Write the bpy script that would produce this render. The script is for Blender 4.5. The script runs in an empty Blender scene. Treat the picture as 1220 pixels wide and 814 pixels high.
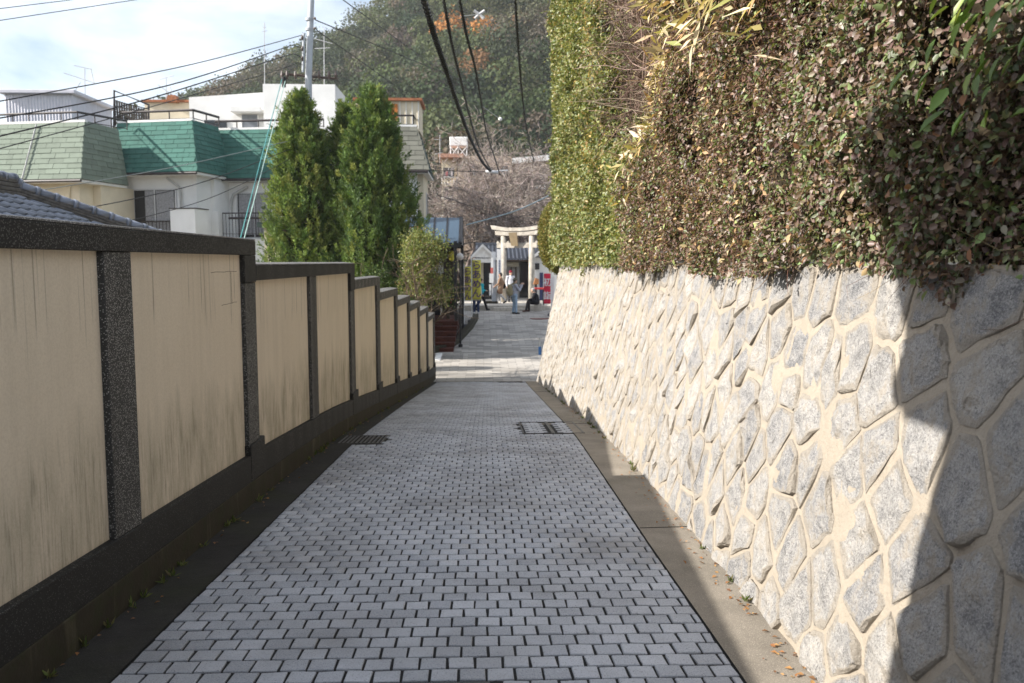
import bpy, bmesh, math, random
import numpy as np
from mathutils import Vector, Matrix

R = math.radians
random.seed(7)
RNG = np.random.default_rng(11)
SC = bpy.context.scene
COL = SC.collection

# ------------------------------------------------------------------ camera
EYE = np.array([0.0, 0.0, 1.45])
PITCH = math.atan2(95, 1000)
YAW = math.atan2(34, 1000)
cam_d = bpy.data.cameras.new('camera')
cam = bpy.data.objects.new('camera', cam_d)
COL.objects.link(cam)
cam.location = EYE
cam.rotation_euler = (math.pi / 2 - PITCH, 0, -YAW)
cam_d.sensor_width = 36.0
cam_d.lens = 36.0 * 1000 / 1220
cam_d.clip_start = 0.05
cam_d.clip_end = 6000
cam_d.dof.use_dof = True
cam_d.dof.focus_distance = 5.0
cam_d.dof.aperture_fstop = 4.2
SC.camera = cam

# ------------------------------------------------------------------ light
SUN_DIR = Vector((1.0, 0.20, -0.64)).normalized()      # the way the light travels
SUN_EL = math.asin(-SUN_DIR.z)
SUN_AZ = math.atan2(-SUN_DIR.x, -SUN_DIR.y)
world = bpy.data.worlds.new('World')
SC.world = world
world.use_nodes = True
wn = world.node_tree
wn.nodes.clear()
w_out = wn.nodes.new('ShaderNodeOutputWorld')
w_bg = wn.nodes.new('ShaderNodeBackground')
w_bg.inputs['Strength'].default_value = 0.10
w_sky = wn.nodes.new('ShaderNodeTexSky')
w_sky.sky_type = 'NISHITA'
w_sky.sun_disc = False
w_sky.sun_elevation = SUN_EL
w_sky.sun_rotation = SUN_AZ
w_sky.air_density = 1.0
w_sky.dust_density = 1.6
w_sky.ozone_density = 1.0
# thin high cloud all over the sky
w_tc = wn.nodes.new('ShaderNodeTexCoord')
w_map = wn.nodes.new('ShaderNodeMapping')
w_map.inputs['Scale'].default_value = (1.0, 1.0, 3.0)
w_no = wn.nodes.new('ShaderNodeTexNoise')
w_no.inputs['Scale'].default_value = 2.6
w_no.inputs['Detail'].default_value = 7
w_no.inputs['Roughness'].default_value = 0.55
w_no.inputs['Distortion'].default_value = 0.6
w_rp = wn.nodes.new('ShaderNodeValToRGB')
w_rp.color_ramp.elements[0].position = 0.36
w_rp.color_ramp.elements[0].color = (0.08, 0.08, 0.08, 1)
w_rp.color_ramp.elements[1].position = 0.66
w_rp.color_ramp.elements[1].color = (0.80, 0.80, 0.80, 1)
w_mix = wn.nodes.new('ShaderNodeMixRGB')
w_mix.inputs['Color2'].default_value = (8.2, 8.5, 8.9, 1)
wn.links.new(w_tc.outputs['Generated'], w_map.inputs['Vector'])
wn.links.new(w_map.outputs['Vector'], w_no.inputs['Vector'])
wn.links.new(w_no.outputs['Fac'], w_rp.inputs['Fac'])
wn.links.new(w_rp.outputs['Color'], w_mix.inputs['Fac'])
wn.links.new(w_sky.outputs['Color'], w_mix.inputs['Color1'])
wn.links.new(w_mix.outputs['Color'], w_bg.inputs['Color'])
wn.links.new(w_bg.outputs['Background'], w_out.inputs['Surface'])

sun_d = bpy.data.lights.new('sun', 'SUN')
sun_d.energy = 5.0
sun_d.angle = R(0.53)
sun_d.color = (1.0, 0.945, 0.87)
sun = bpy.data.objects.new('sun', sun_d)
COL.objects.link(sun)
sun.location = (-30, -10, 30)
sun.rotation_euler = SUN_DIR.to_track_quat('-Z', 'Y').to_euler()

SC.view_settings.view_transform = 'Standard'
SC.view_settings.look = 'None'
SC.view_settings.exposure = 1.0
SC.view_settings.gamma = 1.0
SC.render.engine = 'CYCLES'
SC.cycles.use_denoising = True
SC.cycles.max_bounces = 8
SC.cycles.transparent_max_bounces = 12
SC.cycles.volume_bounces = 0
SC.cycles.caustics_reflective = False
SC.cycles.caustics_refractive = False

# ------------------------------------------------------------------ pixels to places
_cp, _sp, _cy, _sy = math.cos(PITCH), math.sin(PITCH), math.cos(YAW), math.sin(YAW)
_f = np.array([_sy * _cp, _cy * _cp, -_sp])
_r = np.array([_cy, -_sy, 0.0])
_u = np.cross(_r, _f)
def ray(px, py): return _f + _r * ((px - 610.0) / 1000) + _u * ((407.0 - py) / 1000)
def at(px, py, Y): d = ray(px, py); return EYE + d * (Y / d[1])          # on a plane facing the lane
def atz(px, py, Z): d = ray(px, py); return EYE + d * ((Z - EYE[2]) / d[2])

# ground profile along the lane
_PY = [-400, -30, 0, 3.2, 5.7, 9.6, 22.5, 24.5, 28, 40, 46, 60, 110, 2500]
_PZ = [24, 1.8, 0, -.18, -.32, -.56, -1.80, -1.86, -1.75, -1.02, -.95, -.9, 1.0, 1.0]
def gz(y):
    y = np.asarray(y, float)
    return sum(np.interp(y + o, _PY, _PZ) for o in (-.9, -.45, 0, .45, .9)) / 5.0
def gzf(y): return float(gz(y))

# ------------------------------------------------------------------ mesh helpers
def tag(o, label=None, cat=None, group=None, kind=None):
    if label: o['label'] = label
    if cat: o['category'] = cat
    if group: o['group'] = group
    if kind: o['kind'] = kind
    return o

def empty(name, loc=(0, 0, 0), label=None, cat=None, group=None, rz=0.0, kind=None):
    o = bpy.data.objects.new(name, None)
    o.empty_display_size = 0.2
    o.location = loc
    o.rotation_euler = (0, 0, rz)
    COL.objects.link(o)
    return tag(o, label, cat, group, kind)

WORLDP = set()
def thing(name, loc, label, cat, group=None):
    """an Empty at the thing's base; its parts are given in world coordinates"""
    o = empty(name, tuple(map(float, loc)), label, cat, group)
    WORLDP.add(o.name)
    return o

def link(name, me, mat=None, parent=None, smooth=False):
    if mat is not None:
        me.materials.clear()
        me.materials.append(mat)
    if smooth:
        me.polygons.foreach_set('use_smooth', np.ones(len(me.polygons), bool))
    o = bpy.data.objects.new(name, me)
    COL.objects.link(o)
    if parent is not None:
        o.parent = parent
        if parent.name in WORLDP: o.matrix_parent_inverse = Matrix.Translation(-Vector(parent.location))   # parts built in world coordinates
    return o

class MB:
    def __init__(s): s.v = []; s.f = []
    def add(s, vs, fs):
        n = len(s.v)
        s.v.extend([tuple(map(float, v)) for v in vs])
        s.f.extend([tuple(i + n for i in f) for f in fs])
        return s
    def box(s, x0, x1, y0, y1, z0, z1):
        return s.add([(x0,y0,z0),(x1,y0,z0),(x1,y1,z0),(x0,y1,z0),(x0,y0,z1),(x1,y0,z1),(x1,y1,z1),(x0,y1,z1)],
                     [(0,3,2,1),(4,5,6,7),(0,1,5,4),(1,2,6,5),(2,3,7,6),(3,0,4,7)])
    def hexa(s, b, t):      # four bottom points, four top points, both counter-clockwise from above
        return s.add(list(b) + list(t), [(0,3,2,1),(4,5,6,7),(0,1,5,4),(1,2,6,5),(2,3,7,6),(3,0,4,7)])
    def prism(s, poly, d):  # polygon swept along the vector d
        n = len(poly); d = np.array(d, float)
        a = [np.array(p, float) for p in poly]
        return s.add(a + [p + d for p in a], [tuple(range(n))[::-1], tuple(range(n, 2*n))] +
                     [(i, (i+1) % n, n + (i+1) % n, n + i) for i in range(n)])
    def quad(s, a, b, c, d): return s.add([a, b, c, d], [(0, 1, 2, 3)])
    def tube(s, pts, rad, n=8, cap=True):
        pts = [np.array(p, float) for p in pts]
        rad = [rad] * len(pts) if np.isscalar(rad) else rad
        t0 = pts[1] - pts[0]
        ref = np.array([0, 0, 1.0]) if abs(t0[2]) < .9 * np.linalg.norm(t0) else np.array([1.0, 0, 0])
        vs = []
        for i, p in enumerate(pts):
            t = pts[min(i + 1, len(pts) - 1)] - pts[max(i - 1, 0)]
            t /= (np.linalg.norm(t) + 1e-9)
            a = np.cross(t, ref); a /= (np.linalg.norm(a) + 1e-9)
            b = np.cross(t, a)
            for k in range(n):
                w = 2 * math.pi * k / n
                vs.append(p + rad[i] * (a * math.cos(w) + b * math.sin(w)))
        fs = []
        for i in range(len(pts) - 1):
            for k in range(n):
                q = (k + 1) % n
                fs.append((i*n + k, i*n + q, (i+1)*n + q, (i+1)*n + k))
        if cap:
            fs.append(tuple(range(n))); fs.append(tuple(range((len(pts)-1)*n, len(pts)*n))[::-1])
        return s.add(vs, fs)
    def ball(s, c, r, n=12, m=8):
        r = (r, r, r) if np.isscalar(r) else r
        vs = [(c[0], c[1], c[2] + r[2])]; fs = []
        for i in range(1, m):
            th = math.pi * i / m
            for k in range(n):
                ph = 2 * math.pi * k / n
                vs.append((c[0] + r[0]*math.sin(th)*math.cos(ph), c[1] + r[1]*math.sin(th)*math.sin(ph), c[2] + r[2]*math.cos(th)))
        vs.append((c[0], c[1], c[2] - r[2]))
        for k in range(n): fs.append((0, 1 + k, 1 + (k+1) % n))
        for i in range(m - 2):
            for k in range(n):
                a = 1 + i*n + k; b = 1 + i*n + (k+1) % n
                fs.append((a, a + n, b + n, b))
        e = len(vs) - 1
        for k in range(n): fs.append((e, 1 + (m-2)*n + (k+1) % n, 1 + (m-2)*n + k))
        return s.add(vs, fs)
    def mesh(s, name='m', bevel=0.0, segs=2):
        me = bpy.data.meshes.new(name)
        me.from_pydata(s.v, [], s.f)
        bm = bmesh.new(); bm.from_mesh(me)
        bmesh.ops.recalc_face_normals(bm, faces=bm.faces)
        if bevel:
            ed = [e for e in bm.edges if len(e.link_faces) == 2 and e.calc_face_angle(0) > R(25)]
            bmesh.ops.bevel(bm, geom=ed, offset=bevel, segments=segs, affect='EDGES', profile=.5, clamp_overlap=True)
        bm.to_mesh(me); bm.free()
        return me
    def build(s, name, mat, parent=None, bevel=0.0, smooth=False):
        return link(name, s.mesh(name, bevel), mat, parent, smooth)

def np_mesh(name, V, F, col=None):
    """V (n,3), F (m,k) with k = 3 or 4, col (n,3) on points"""
    V = np.ascontiguousarray(V, np.float32); F = np.ascontiguousarray(F, np.int32)
    me = bpy.data.meshes.new(name)
    me.vertices.add(len(V)); me.vertices.foreach_set('co', V.ravel())
    m, k = F.shape
    me.loops.add(m * k); me.loops.foreach_set('vertex_index', F.ravel())
    me.polygons.add(m)
    me.polygons.foreach_set('loop_start', np.arange(0, m * k, k, dtype=np.int32))
    if col is not None:
        a = me.color_attributes.new('tint', 'FLOAT_COLOR', 'POINT')
        c = np.ones((len(V), 4), np.float32); c[:, :3] = col
        a.data.foreach_set('color', c.ravel())
    me.update(calc_edges=True)
    return me

def unit(a): return a / (np.linalg.norm(a, axis=-1, keepdims=True) + 1e-9)

def leaf_mesh(name, P, D, N, L, W, col, fold=.25, wide=.45):
    """one folded two-triangle leaf per row"""
    D = unit(D); N = unit(N - D * (N * D).sum(1, keepdims=True)); S = np.cross(D, N)
    L = np.asarray(L)[:, None]; W = np.asarray(W)[:, None]
    mid = P + D * L * wide
    V = np.stack([P, mid + S * W * .5 + N * W * fold, P + D * L, mid - S * W * .5 + N * W * fold], 1).reshape(-1, 3)
    b = np.arange(len(P)) * 4
    F = np.stack([np.stack([b, b + 1, b + 2], 1), np.stack([b, b + 2, b + 3], 1)], 1).reshape(-1, 3)
    return np_mesh(name, V, F, np.repeat(col, 4, 0))

def round_leaf_mesh(name, P, D, N, L, W, col, fold=.18):
    """six-cornered leaf folded along its midrib"""
    D = unit(D); N = unit(N - D * (N * D).sum(1, keepdims=True)); S = np.cross(D, N)
    L = np.asarray(L)[:, None]; W = np.asarray(W)[:, None]
    q = lambda t, s, n: P + D * L * t + S * W * s + N * W * n
    V = np.stack([P, q(.22, .40, fold * .8), q(.60, .44, fold), q(1, 0, -.10), q(.60, -.44, fold), q(.22, -.40, fold * .8)], 1).reshape(-1, 3)
    b = np.arange(len(P)) * 6
    F = np.stack([np.stack([b, b + 1, b + 2, b + 3], 1), np.stack([b, b + 3, b + 4, b + 5], 1)], 1).reshape(-1, 4)
    return np_mesh(name, V, F, np.repeat(col, 6, 0))

def seg_mesh(name, A, B, ra, rb, col=None, n=3):
    A = np.asarray(A, float); B = np.asarray(B, float); ra = np.asarray(ra); rb = np.asarray(rb)
    T = unit(B - A)
    ref = np.where(np.abs(T[:, 2:3]) < .9, [[0, 0, 1.0]], [[1.0, 0, 0]])
    X = unit(np.cross(T, ref)); Y = np.cross(T, X)
    rings = []
    for P, r in ((A, ra), (B, rb)):
        for k in range(n):
            w = 2 * math.pi * k / n
            rings.append(P + (X * math.cos(w) + Y * math.sin(w)) * r[:, None])
    V = np.stack(rings, 1).reshape(-1, 3)
    b = np.arange(len(A)) * 2 * n
    F = np.concatenate([np.stack([b + k, b + (k + 1) % n, b + n + (k + 1) % n, b + n + k], 1) for k in range(n)])
    return np_mesh(name, V, F, None if col is None else np.repeat(col, 2 * n, 0))

_lat = {}
def vnoise(x, y, s, seed=0):
    """smooth value noise, 0..1"""
    if seed not in _lat: _lat[seed] = np.random.default_rng(seed + 100).random((256, 256))
    L = _lat[seed]
    x = np.asarray(x, float) * s + 500.3; y = np.asarray(y, float) * s + 500.7
    i = np.floor(x).astype(int); j = np.floor(y).astype(int)
    fx = x - i; fy = y - j; fx = fx*fx*(3-2*fx); fy = fy*fy*(3-2*fy)
    g = lambda a, b: L[a % 256, b % 256]
    return (g(i, j)*(1-fx)+g(i+1, j)*fx)*(1-fy) + (g(i, j+1)*(1-fx)+g(i+1, j+1)*fx)*fy
def fnoise(x, y, s, seed=0): return .55*vnoise(x, y, s, seed) + .3*vnoise(x, y, s*2.1, seed+1) + .15*vnoise(x, y, s*4.3, seed+2)

# ------------------------------------------------------------------ materials
class MT:
    def __init__(s, name, rough=.8, spec=.35):
        s.m = bpy.data.materials.new(name); s.m.use_nodes = True
        s.t = s.m.node_tree; s.b = s.t.nodes['Principled BSDF']
        s.b.inputs['Roughness'].default_value = rough
        s.b.inputs['Specular IOR Level'].default_value = spec
        s._pos = None
    def n(s, t, **kw):
        q = s.t.nodes.new(t)
        for k, v in kw.items():
            if k.startswith('_'): setattr(q, k[1:], v)
            else:
                key = k.replace('__', ' ')
                sock = q.inputs[int(key[1:])] if key[0] == 'i' and key[1:].isdigit() else q.inputs[key]
                if hasattr(v, 'is_linked') or isinstance(v, bpy.types.NodeSocket): s.t.links.new(v, sock)
                else: sock.default_value = v
        return q
    @property
    def pos(s):
        if s._pos is None: s._pos = s.n('ShaderNodeNewGeometry').outputs['Position']
        return s._pos
    def gen(s): return s.n('ShaderNodeTexCoord').outputs['Generated']
    def mapping(s, vec, scale): return s.n('ShaderNodeMapping', Vector=vec, Scale=scale).outputs['Vector']
    def noise(s, scale, detail=4, rough=.55, vec=None, dist=0):
        return s.n('ShaderNodeTexNoise', Vector=vec or s.pos, Scale=scale, Detail=detail, Roughness=rough, Distortion=dist).outputs['Fac']
    def voro(s, scale, vec=None, out='Distance', feature='F1'):
        return s.n('ShaderNodeTexVoronoi', _feature=feature, Vector=vec or s.pos, Scale=scale).outputs[out]
    def ramp(s, fac, *stops):
        q = s.n('ShaderNodeValToRGB', Fac=fac); e = q.color_ramp.elements
        while len(e) < len(stops): e.new(.5)
        for el, (p, c) in zip(e, stops):
            el.position = p; el.color = (c, c, c, 1) if np.isscalar(c) else (*c, 1)
        return q.outputs['Color']
    def mix(s, fac, a, b, mode='MIX'):
        q = s.n('ShaderNodeMixRGB', _blend_type=mode)
        for i, v in enumerate((fac, a, b)):
            if isinstance(v, bpy.types.NodeSocket): s.t.links.new(v, q.inputs[i])
            else: q.inputs[i].default_value = v if i == 0 else (*v, 1)
        return q.outputs[0]
    def math(s, op, a, b=0.0):
        q = s.n('ShaderNodeMath', _operation=op)
        for i, v in enumerate((a, b)):
            if isinstance(v, bpy.types.NodeSocket): s.t.links.new(v, q.inputs[i])
            else: q.inputs[i].default_value = v
        return q.outputs[0]
    def sep(s, vec): return s.n('ShaderNodeSeparateXYZ', Vector=vec).outputs
    def bump(s, h, strength=.4, dist=.01):
        q = s.n('ShaderNodeBump', Strength=strength, Distance=dist, Height=h)
        prev = s.b.inputs['Normal']
        if prev.is_linked: s.t.links.new(prev.links[0].from_socket, q.inputs['Normal'])
        s.t.links.new(q.outputs['Normal'], s.b.inputs['Normal'])
        return s
    def color(s, c):
        if isinstance(c, bpy.types.NodeSocket): s.t.links.new(c, s.b.inputs['Base Color'])
        else: s.b.inputs['Base Color'].default_value = (*c, 1)
        return s
    def rnd(s): return s.n('ShaderNodeObjectInfo').outputs['Random']
    def attr(s, name='tint'): return s.n('ShaderNodeVertexColor', _layer_name=name).outputs['Color']

def plain(name, c, rough=.7, spec=.35, var=.18, scale=4.0, bump=0.0, bscale=40.0, metal=0.0):
    m = MT(name, rough, spec)
    c = np.array(c, float)
    m.color(m.mix(m.ramp(m.noise(scale, 5), (.3, 0.0), (.7, 1.0)), tuple(c * (1 - var)), tuple(np.minimum(c * (1 + var), 1))))
    if bump: m.bump(m.noise(bscale, 4), bump, .01)
    m.b.inputs['Metallic'].default_value = metal
    return m.m

def leaf_mat(name, rough=.45, spec=.4, trans=.25):
    m = MT(name, rough, spec)
    c = m.attr()
    m.color(c)
    tr = m.n('ShaderNodeBsdfTranslucent', Color=m.mix(1.0, c, (1.3, 1.25, .7), 'MULTIPLY'))
    mx = m.n('ShaderNodeMixShader', Fac=trans)
    out = m.t.nodes['Material Output']
    m.t.links.new(m.b.outputs[0], mx.inputs[1]); m.t.links.new(tr.outputs[0], mx.inputs[2])
    m.t.links.new(mx.outputs[0], out.inputs['Surface'])
    return m.m
# ================================================================== materials of the lane
def mk_paver(name, use_attr):
    m = MT(name, .75, .35)
    r = m.attr() if use_attr else m.rnd()
    base = m.mix(r, (.31, .33, .37), (.47, .49, .535))
    sp = m.ramp(m.noise(150, 4, .75), (.44, 0.0), (.58, 1.0))
    base = m.mix(m.math('MULTIPLY', sp, .45), base, (.60, .605, .62))
    dk = m.ramp(m.noise(170, 3, .7), (.585, 0.0), (.64, 1.0))
    base = m.mix(m.math('MULTIPLY', dk, .75), base, (.07, .07, .075))
    dirt = m.ramp(m.noise(1.1, 5, .6), (.42, 0.0), (.72, 1.0))
    base = m.mix(m.math('MULTIPLY', dirt, .55), base, (.165, .155, .14))
    m.color(base)
    m.bump(m.noise(240, 3), .35, .002).bump(m.noise(22, 3), .25, .006)
    return m.m
M_PAVER = mk_paver('granite_paver', False)
M_PAVERF = mk_paver('granite_paver_field', True)
def mk_asphalt(name, c, moss=0.0, dark=.5):
    m = MT(name, .9, .25)
    c = np.array(c)
    b = m.mix(m.noise(3.0, 6, .6), tuple(c * dark), tuple(c * 1.35))
    b = m.mix(m.math('MULTIPLY', m.ramp(m.noise(190, 2), (.55, 0.0), (.7, 1.0)), .5), b, tuple(c * 2.2))
    if moss: b = m.mix(m.math('MULTIPLY', m.ramp(m.noise(1.6, 5), (.45, 0.0), (.7, 1.0)), moss), b, (.04, .045, .02))
    m.color(b); m.bump(m.noise(160, 3), .5, .004).bump(m.noise(9, 4), .3, .02)
    return m.m
M_BED = mk_asphalt('dark_joint_sand', (.026, .025, .024))
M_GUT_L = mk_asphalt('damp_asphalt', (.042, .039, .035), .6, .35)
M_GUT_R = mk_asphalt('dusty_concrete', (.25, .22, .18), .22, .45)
M_EARTH = mk_asphalt('earth', (.12, .10, .075), .4)
M_METAL_DK = plain('dark_iron', (.075, .073, .07), .55, .5, .35, 30, .3, 120)

# ================================================================== ground, lane, plaza
def strip(name, ys, x0, x1, dz, mat, parent=None, nx=1):
    ys = np.array(ys, float)
    xa = np.array([x0(y) if callable(x0) else x0 for y in ys]); xb = np.array([x1(y) if callable(x1) else x1 for y in ys])
    V = []
    for k in range(nx + 1):
        t = k / nx
        V.append(np.stack([xa + (xb - xa) * t, ys, gz(ys) + dz], 1))
    V = np.stack(V, 1).reshape(-1, 3)
    F = [(i*(nx+1)+k, i*(nx+1)+k+1, (i+1)*(nx+1)+k+1, (i+1)*(nx+1)+k) for i in range(len(ys)-1) for k in range(nx)]
    return link(name, np_mesh(name, V, np.array(F)), mat, parent)

tag(strip('ground', list(np.linspace(-400, -30, 12)) + list(np.arange(-28, 62, .5)) + list(np.linspace(64, 110, 10)) + [300, 900, 2500],
          -2500, 2500, -.03, M_EARTH, nx=8), kind='structure')

def xL(y): return float(np.interp(y, [0, 10, 15, 22.6], [-1.46, -1.43, -1.40, -1.27]))      # edges of the paving
def xR(y): return float(np.interp(y, [0, 5, 10, 22.6], [1.0, 1.01, 1.07, 1.13]))
def xw(y): return float(np.interp(y, [0, 7, 12, 23.4], [-1.74, -1.74, -1.64, -1.36]))       # face of the left wall
def xb(y): return float(np.interp(y, [-10, 0, 3, 7, 12, 22.7], [1.26, 1.28, 1.30, 1.39, 1.43, 1.45]))   # foot of the stone wall
LANE_END = 22.55
yl = np.arange(-8, LANE_END + .01, .25); yl[-1] = LANE_END
lane = tag(strip('lane', yl, lambda y: xL(y) - .02, lambda y: xR(y) + .02, -.004, M_BED), kind='structure')
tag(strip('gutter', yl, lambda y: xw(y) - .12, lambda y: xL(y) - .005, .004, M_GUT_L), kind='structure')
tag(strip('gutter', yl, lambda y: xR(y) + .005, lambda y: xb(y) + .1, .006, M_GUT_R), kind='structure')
# painted seam: expansion joints of the right gutter are real grooves filled with dark sand
for k, y in enumerate([5.35, 10.9, 18.0]):
    MB().hexa([(xR(y)+.01, y, gzf(y)+.0), (xb(y)+.02, y+.02, gzf(y)+.0), (xb(y)+.02, y+.026, gzf(y)+.0), (xR(y)+.01, y+.006, gzf(y)+.0)],
              [(xR(y)+.01, y, gzf(y)+.0085), (xb(y)+.02, y+.02, gzf(y)+.0085), (xb(y)+.02, y+.026, gzf(y)+.0085), (xR(y)+.01, y+.006, gzf(y)+.0085)]).build('joint', M_BED, lane)

PITCHP = .1125
HOLES = [(.46, 1.20, 9.78, 11.15), (-1.60, -1.12, 9.05, 9.75), (-.70, .02, 2.50, 3.13), (.42, 1.05, 22.2, 22.5)]
def in_hole(x, y): return any(a - .03 < x < b + .03 and c - .03 < y < d + .03 for a, b, c, d in HOLES)
def paver_mesh(w, d, seed):
    rr = random.Random(seed); c = .0035; j = lambda a=.0022: rr.uniform(-a, a)
    hx, hy = w / 2, d / 2
    b = [(-hx, -hy, -.02), (hx, -hy, -.02), (hx, hy, -.02), (-hx, hy, -.02)]
    m_ = [(-hx+j(), -hy+j(), .002), (hx+j(), -hy+j(), .002), (hx+j(), hy+j(), .002), (-hx+j(), hy+j(), .002)]
    t = [(-hx+c+j(), -hy+c+j(), .0048+j(.001)), (hx-c+j(), -hy+c+j(), .0048+j(.001)), (hx-c+j(), hy-c+j(), .0048+j(.001)), (-hx+c+j(), hy-c+j(), .0048+j(.001))]
    V = b + m_ + t
    F = [(4*r+k, 4*r+(k+1) % 4, 4*r+4+(k+1) % 4, 4*r+4+k) for r in (0, 1) for k in range(4)] + [(8, 9, 10, 11)]
    return V, F
PJ = .011; RJ = .0155
pv = []
for i, y in enumerate(np.arange(-3.0, LANE_END - .05, PITCHP)):
    a, b = xL(y), xR(y)
    off = (1.0 if i % 2 else .5) * PITCHP + .05 * PITCHP * math.sin(i * 1.7)
    edges = [a] + [q for q in np.arange(a + off, b, PITCHP) if q - a > .03 and b - q > .03] + [b]
    for p, q in zip(edges[:-1], edges[1:]):
        if q - p > PITCHP * 1.35:
            mid = (p + q) / 2; parts_ = [(p, mid), (mid, q)]
        else: parts_ = [(p, q)]
        for p2, q2 in parts_:
            x = (p2 + q2) / 2
            if not in_hole(x, y): pv.append((x, y, q2 - p2))
near = sorted([p for p in pv if p[1] > 3.0], key=lambda p: p[1] + .001 * abs(p[0]))[:300]
near_s = set((round(p[0], 4), round(p[1], 4)) for p in near)
pm_cache = {}
for k, (x, y, w) in enumerate(near):
    key = (round((w - PJ) * 200), k % 4)
    if key not in pm_cache:
        V, F = paver_mesh(max(w - PJ, .02), PITCHP - RJ, 31 * k)
        me = bpy.data.meshes.new('paver'); me.from_pydata(V, [], F); me.materials.append(M_PAVER); pm_cache[key] = me
    o = bpy.data.objects.new('paver', pm_cache[key]); COL.objects.link(o); o.parent = lane
    s = (gzf(y + .1) - gzf(y - .1)) / .2
    o.location = (x, y, gzf(y) + random.uniform(-.0025, .0018))
    o.rotation_euler = (math.atan(s) + random.uniform(-.018, .018), random.uniform(-.02, .02), random.uniform(-.03, .03))
V_, F_, C_ = [], [], []
for k, (x, y, w) in enumerate(pv):
    if (round(x, 4), round(y, 4)) in near_s: continue
    V, F = paver_mesh(max(w - PJ, .02), PITCHP - RJ, k)
    n0 = len(V_); g = gzf(y); s = (gzf(y + .1) - gzf(y - .1)) / .2
    rz = random.uniform(-.03, .03); dz = random.uniform(-.0025, .0018); tx = random.uniform(-.02, .02)
    for vx, vy, vz in V:
        V_.append((x + vx - rz * vy, y + vy + rz * vx, g + dz + vz + s * vy + tx * vx))
    F_ += [tuple(i + n0 for i in f) for f in F]; C_ += [random.random()] * 12
o = link('paver_field', np_mesh('paver_field', np.array(V_), np.array(F_), np.repeat(np.array(C_)[:, None], 3, 1)), M_PAVERF, lane)
o['kind'] = 'stuff'

# drain covers set in the lane
def drain_cover(x0, x1, y0, y1, label, bars, cells=0):
    t = empty('drain_cover', ((x0+x1)/2, (y0+y1)/2, gzf((y0+y1)/2)), label, 'drain cover')
    ox, oy, oz = t.location
    s = (gzf(y1) - gzf(y0)) / (y1 - y0)
    def slab(a, b, c, d, zb, zt):
        q = lambda X, Y, z: (X - ox, Y - oy, s * (Y - oy) + z)
        return [q(a, c, zb), q(b, c, zb), q(b, d, zb), q(a, d, zb)], [q(a, c, zt), q(b, c, zt), q(b, d, zt), q(a, d, zt)]
    fr = MB()
    for a, b, c, d in ((x0, x1, y0, y0+.02), (x0, x1, y1-.02, y1), (x0, x0+.02, y0+.02, y1-.02), (x1-.02, x1, y0+.02, y1-.02)): fr.hexa(*slab(a, b, c, d, -.02, .008))
    if cells: fr.hexa(*slab((x0+x1)/2-.02, (x0+x1)/2+.02, y0+.03, y1-.03, -.02, .008))
    fr.build('frame', M_METAL_DK, t)
    MB().hexa(*slab(x0+.03, x1-.03, y0+.03, y1-.03, -.03, -.006)).build('pit', M_BED if bars else M_GUT_R, t)
    if bars:
        n = int((x1 - x0 - .06) / .045)
        for k in range(n):
            a = x0 + .03 + (k + .3) * (x1 - x0 - .06) / n
            MB().hexa(*slab(a, a+.02, y0+.03, y1-.03, -.015, .006)).build('bar', M_METAL_DK, t)
    else:
        y = y0 + .045
        i = 0
        while y + PITCHP < y1 - .02:
            xs = x0 + .045 + (i % 2) * .05
            while xs + PITCHP < x1 - .03:
                if not cells or abs(xs + PITCHP/2 - (x0+x1)/2) > PITCHP/2 + .015:
                    MB().hexa(*slab(xs, xs+PITCHP-PJ, y, y+PITCHP-PJ, -.01, .004)).build('paver', M_PAVER, t, .003)
                xs += PITCHP
            y += PITCHP; i += 1
    return t
drain_cover(.46, 1.20, 9.80, 11.13, 'iron framed double cover filled with pavers at the right gutter', False, 1)
drain_cover(-1.60, -1.12, 9.07, 9.73, 'iron bar drain grate at the foot of the cream wall', True)
drain_cover(-.70, .02, 2.51, 3.11, 'iron framed square cover in the middle of the paved lane', False)
drain_cover(.42, 1.05, 22.22, 22.48, 'narrow iron framed cover at the bottom end of the lane', False)

# plaza at the bottom of the lane
def mk_plaza():
    m = MT('plaza_paving', .85, .3)
    v = m.n('ShaderNodeTexBrick', Vector=m.pos, Color1=(.16, .155, .15, 1), Color2=(.44, .41, .37, 1), Mortar=(.20, .185, .165, 1), Scale=1.0, Mortar__Size=.010, Mortar__Smooth=.1, Bias=.25, Brick__Width=.52, Row__Height=.26)
    b = m.mix(m.math('MULTIPLY', m.ramp(m.noise(.8, 5), (.4, 0.), (.7, 1.)), .5), v.outputs['Color'], (.24, .22, .19))
    m.color(b); m.bump(v.outputs['Fac'], -.4, .006).bump(m.noise(60, 3), .3, .004)
    return m.m
M_PLAZA = mk_plaza()
yp = np.arange(LANE_END + .02, 42.3, .5)
tag(strip('plaza', yp, -14, 12, .004, M_PLAZA), kind='structure')
M_GRANITE = plain('pale_granite', (.50, .46, .40), .8, .3, .2, 9, .3, 90)
fc = MB()
fc.box(-1.6, 9, 42.3, 62, -1.3, -.74); fc.box(1.0, 2.2, 41.9, 42.297, -1.3, -.90)
tag(fc.build('forecourt', M_GRANITE, None, .02), kind='structure')
drain_cover(-1.36, -.70, 27.4, 28.8, 'dark square drain grate beside the brick steps', True)
MB().hexa(*[[(x, y, gzf(y) + z) for x, y in ((-1.62, 27.3), (-1.42, 27.3), (-1.42, 28.8), (-1.62, 28.8))] for z in (-.02, .02)]).build('painted_kerb', plain('white_paint', (.75, .74, .72), .6), None, .005)
tag(bpy.data.objects['painted_kerb'], 'short white painted kerb stone next to the dark drain grate', 'kerb')
mh = MB(); mh.tube([(2.55, 38.2, gzf(38.2) - .02), (2.55, 38.2, gzf(38.2) + .012)], .45, 20)
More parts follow.
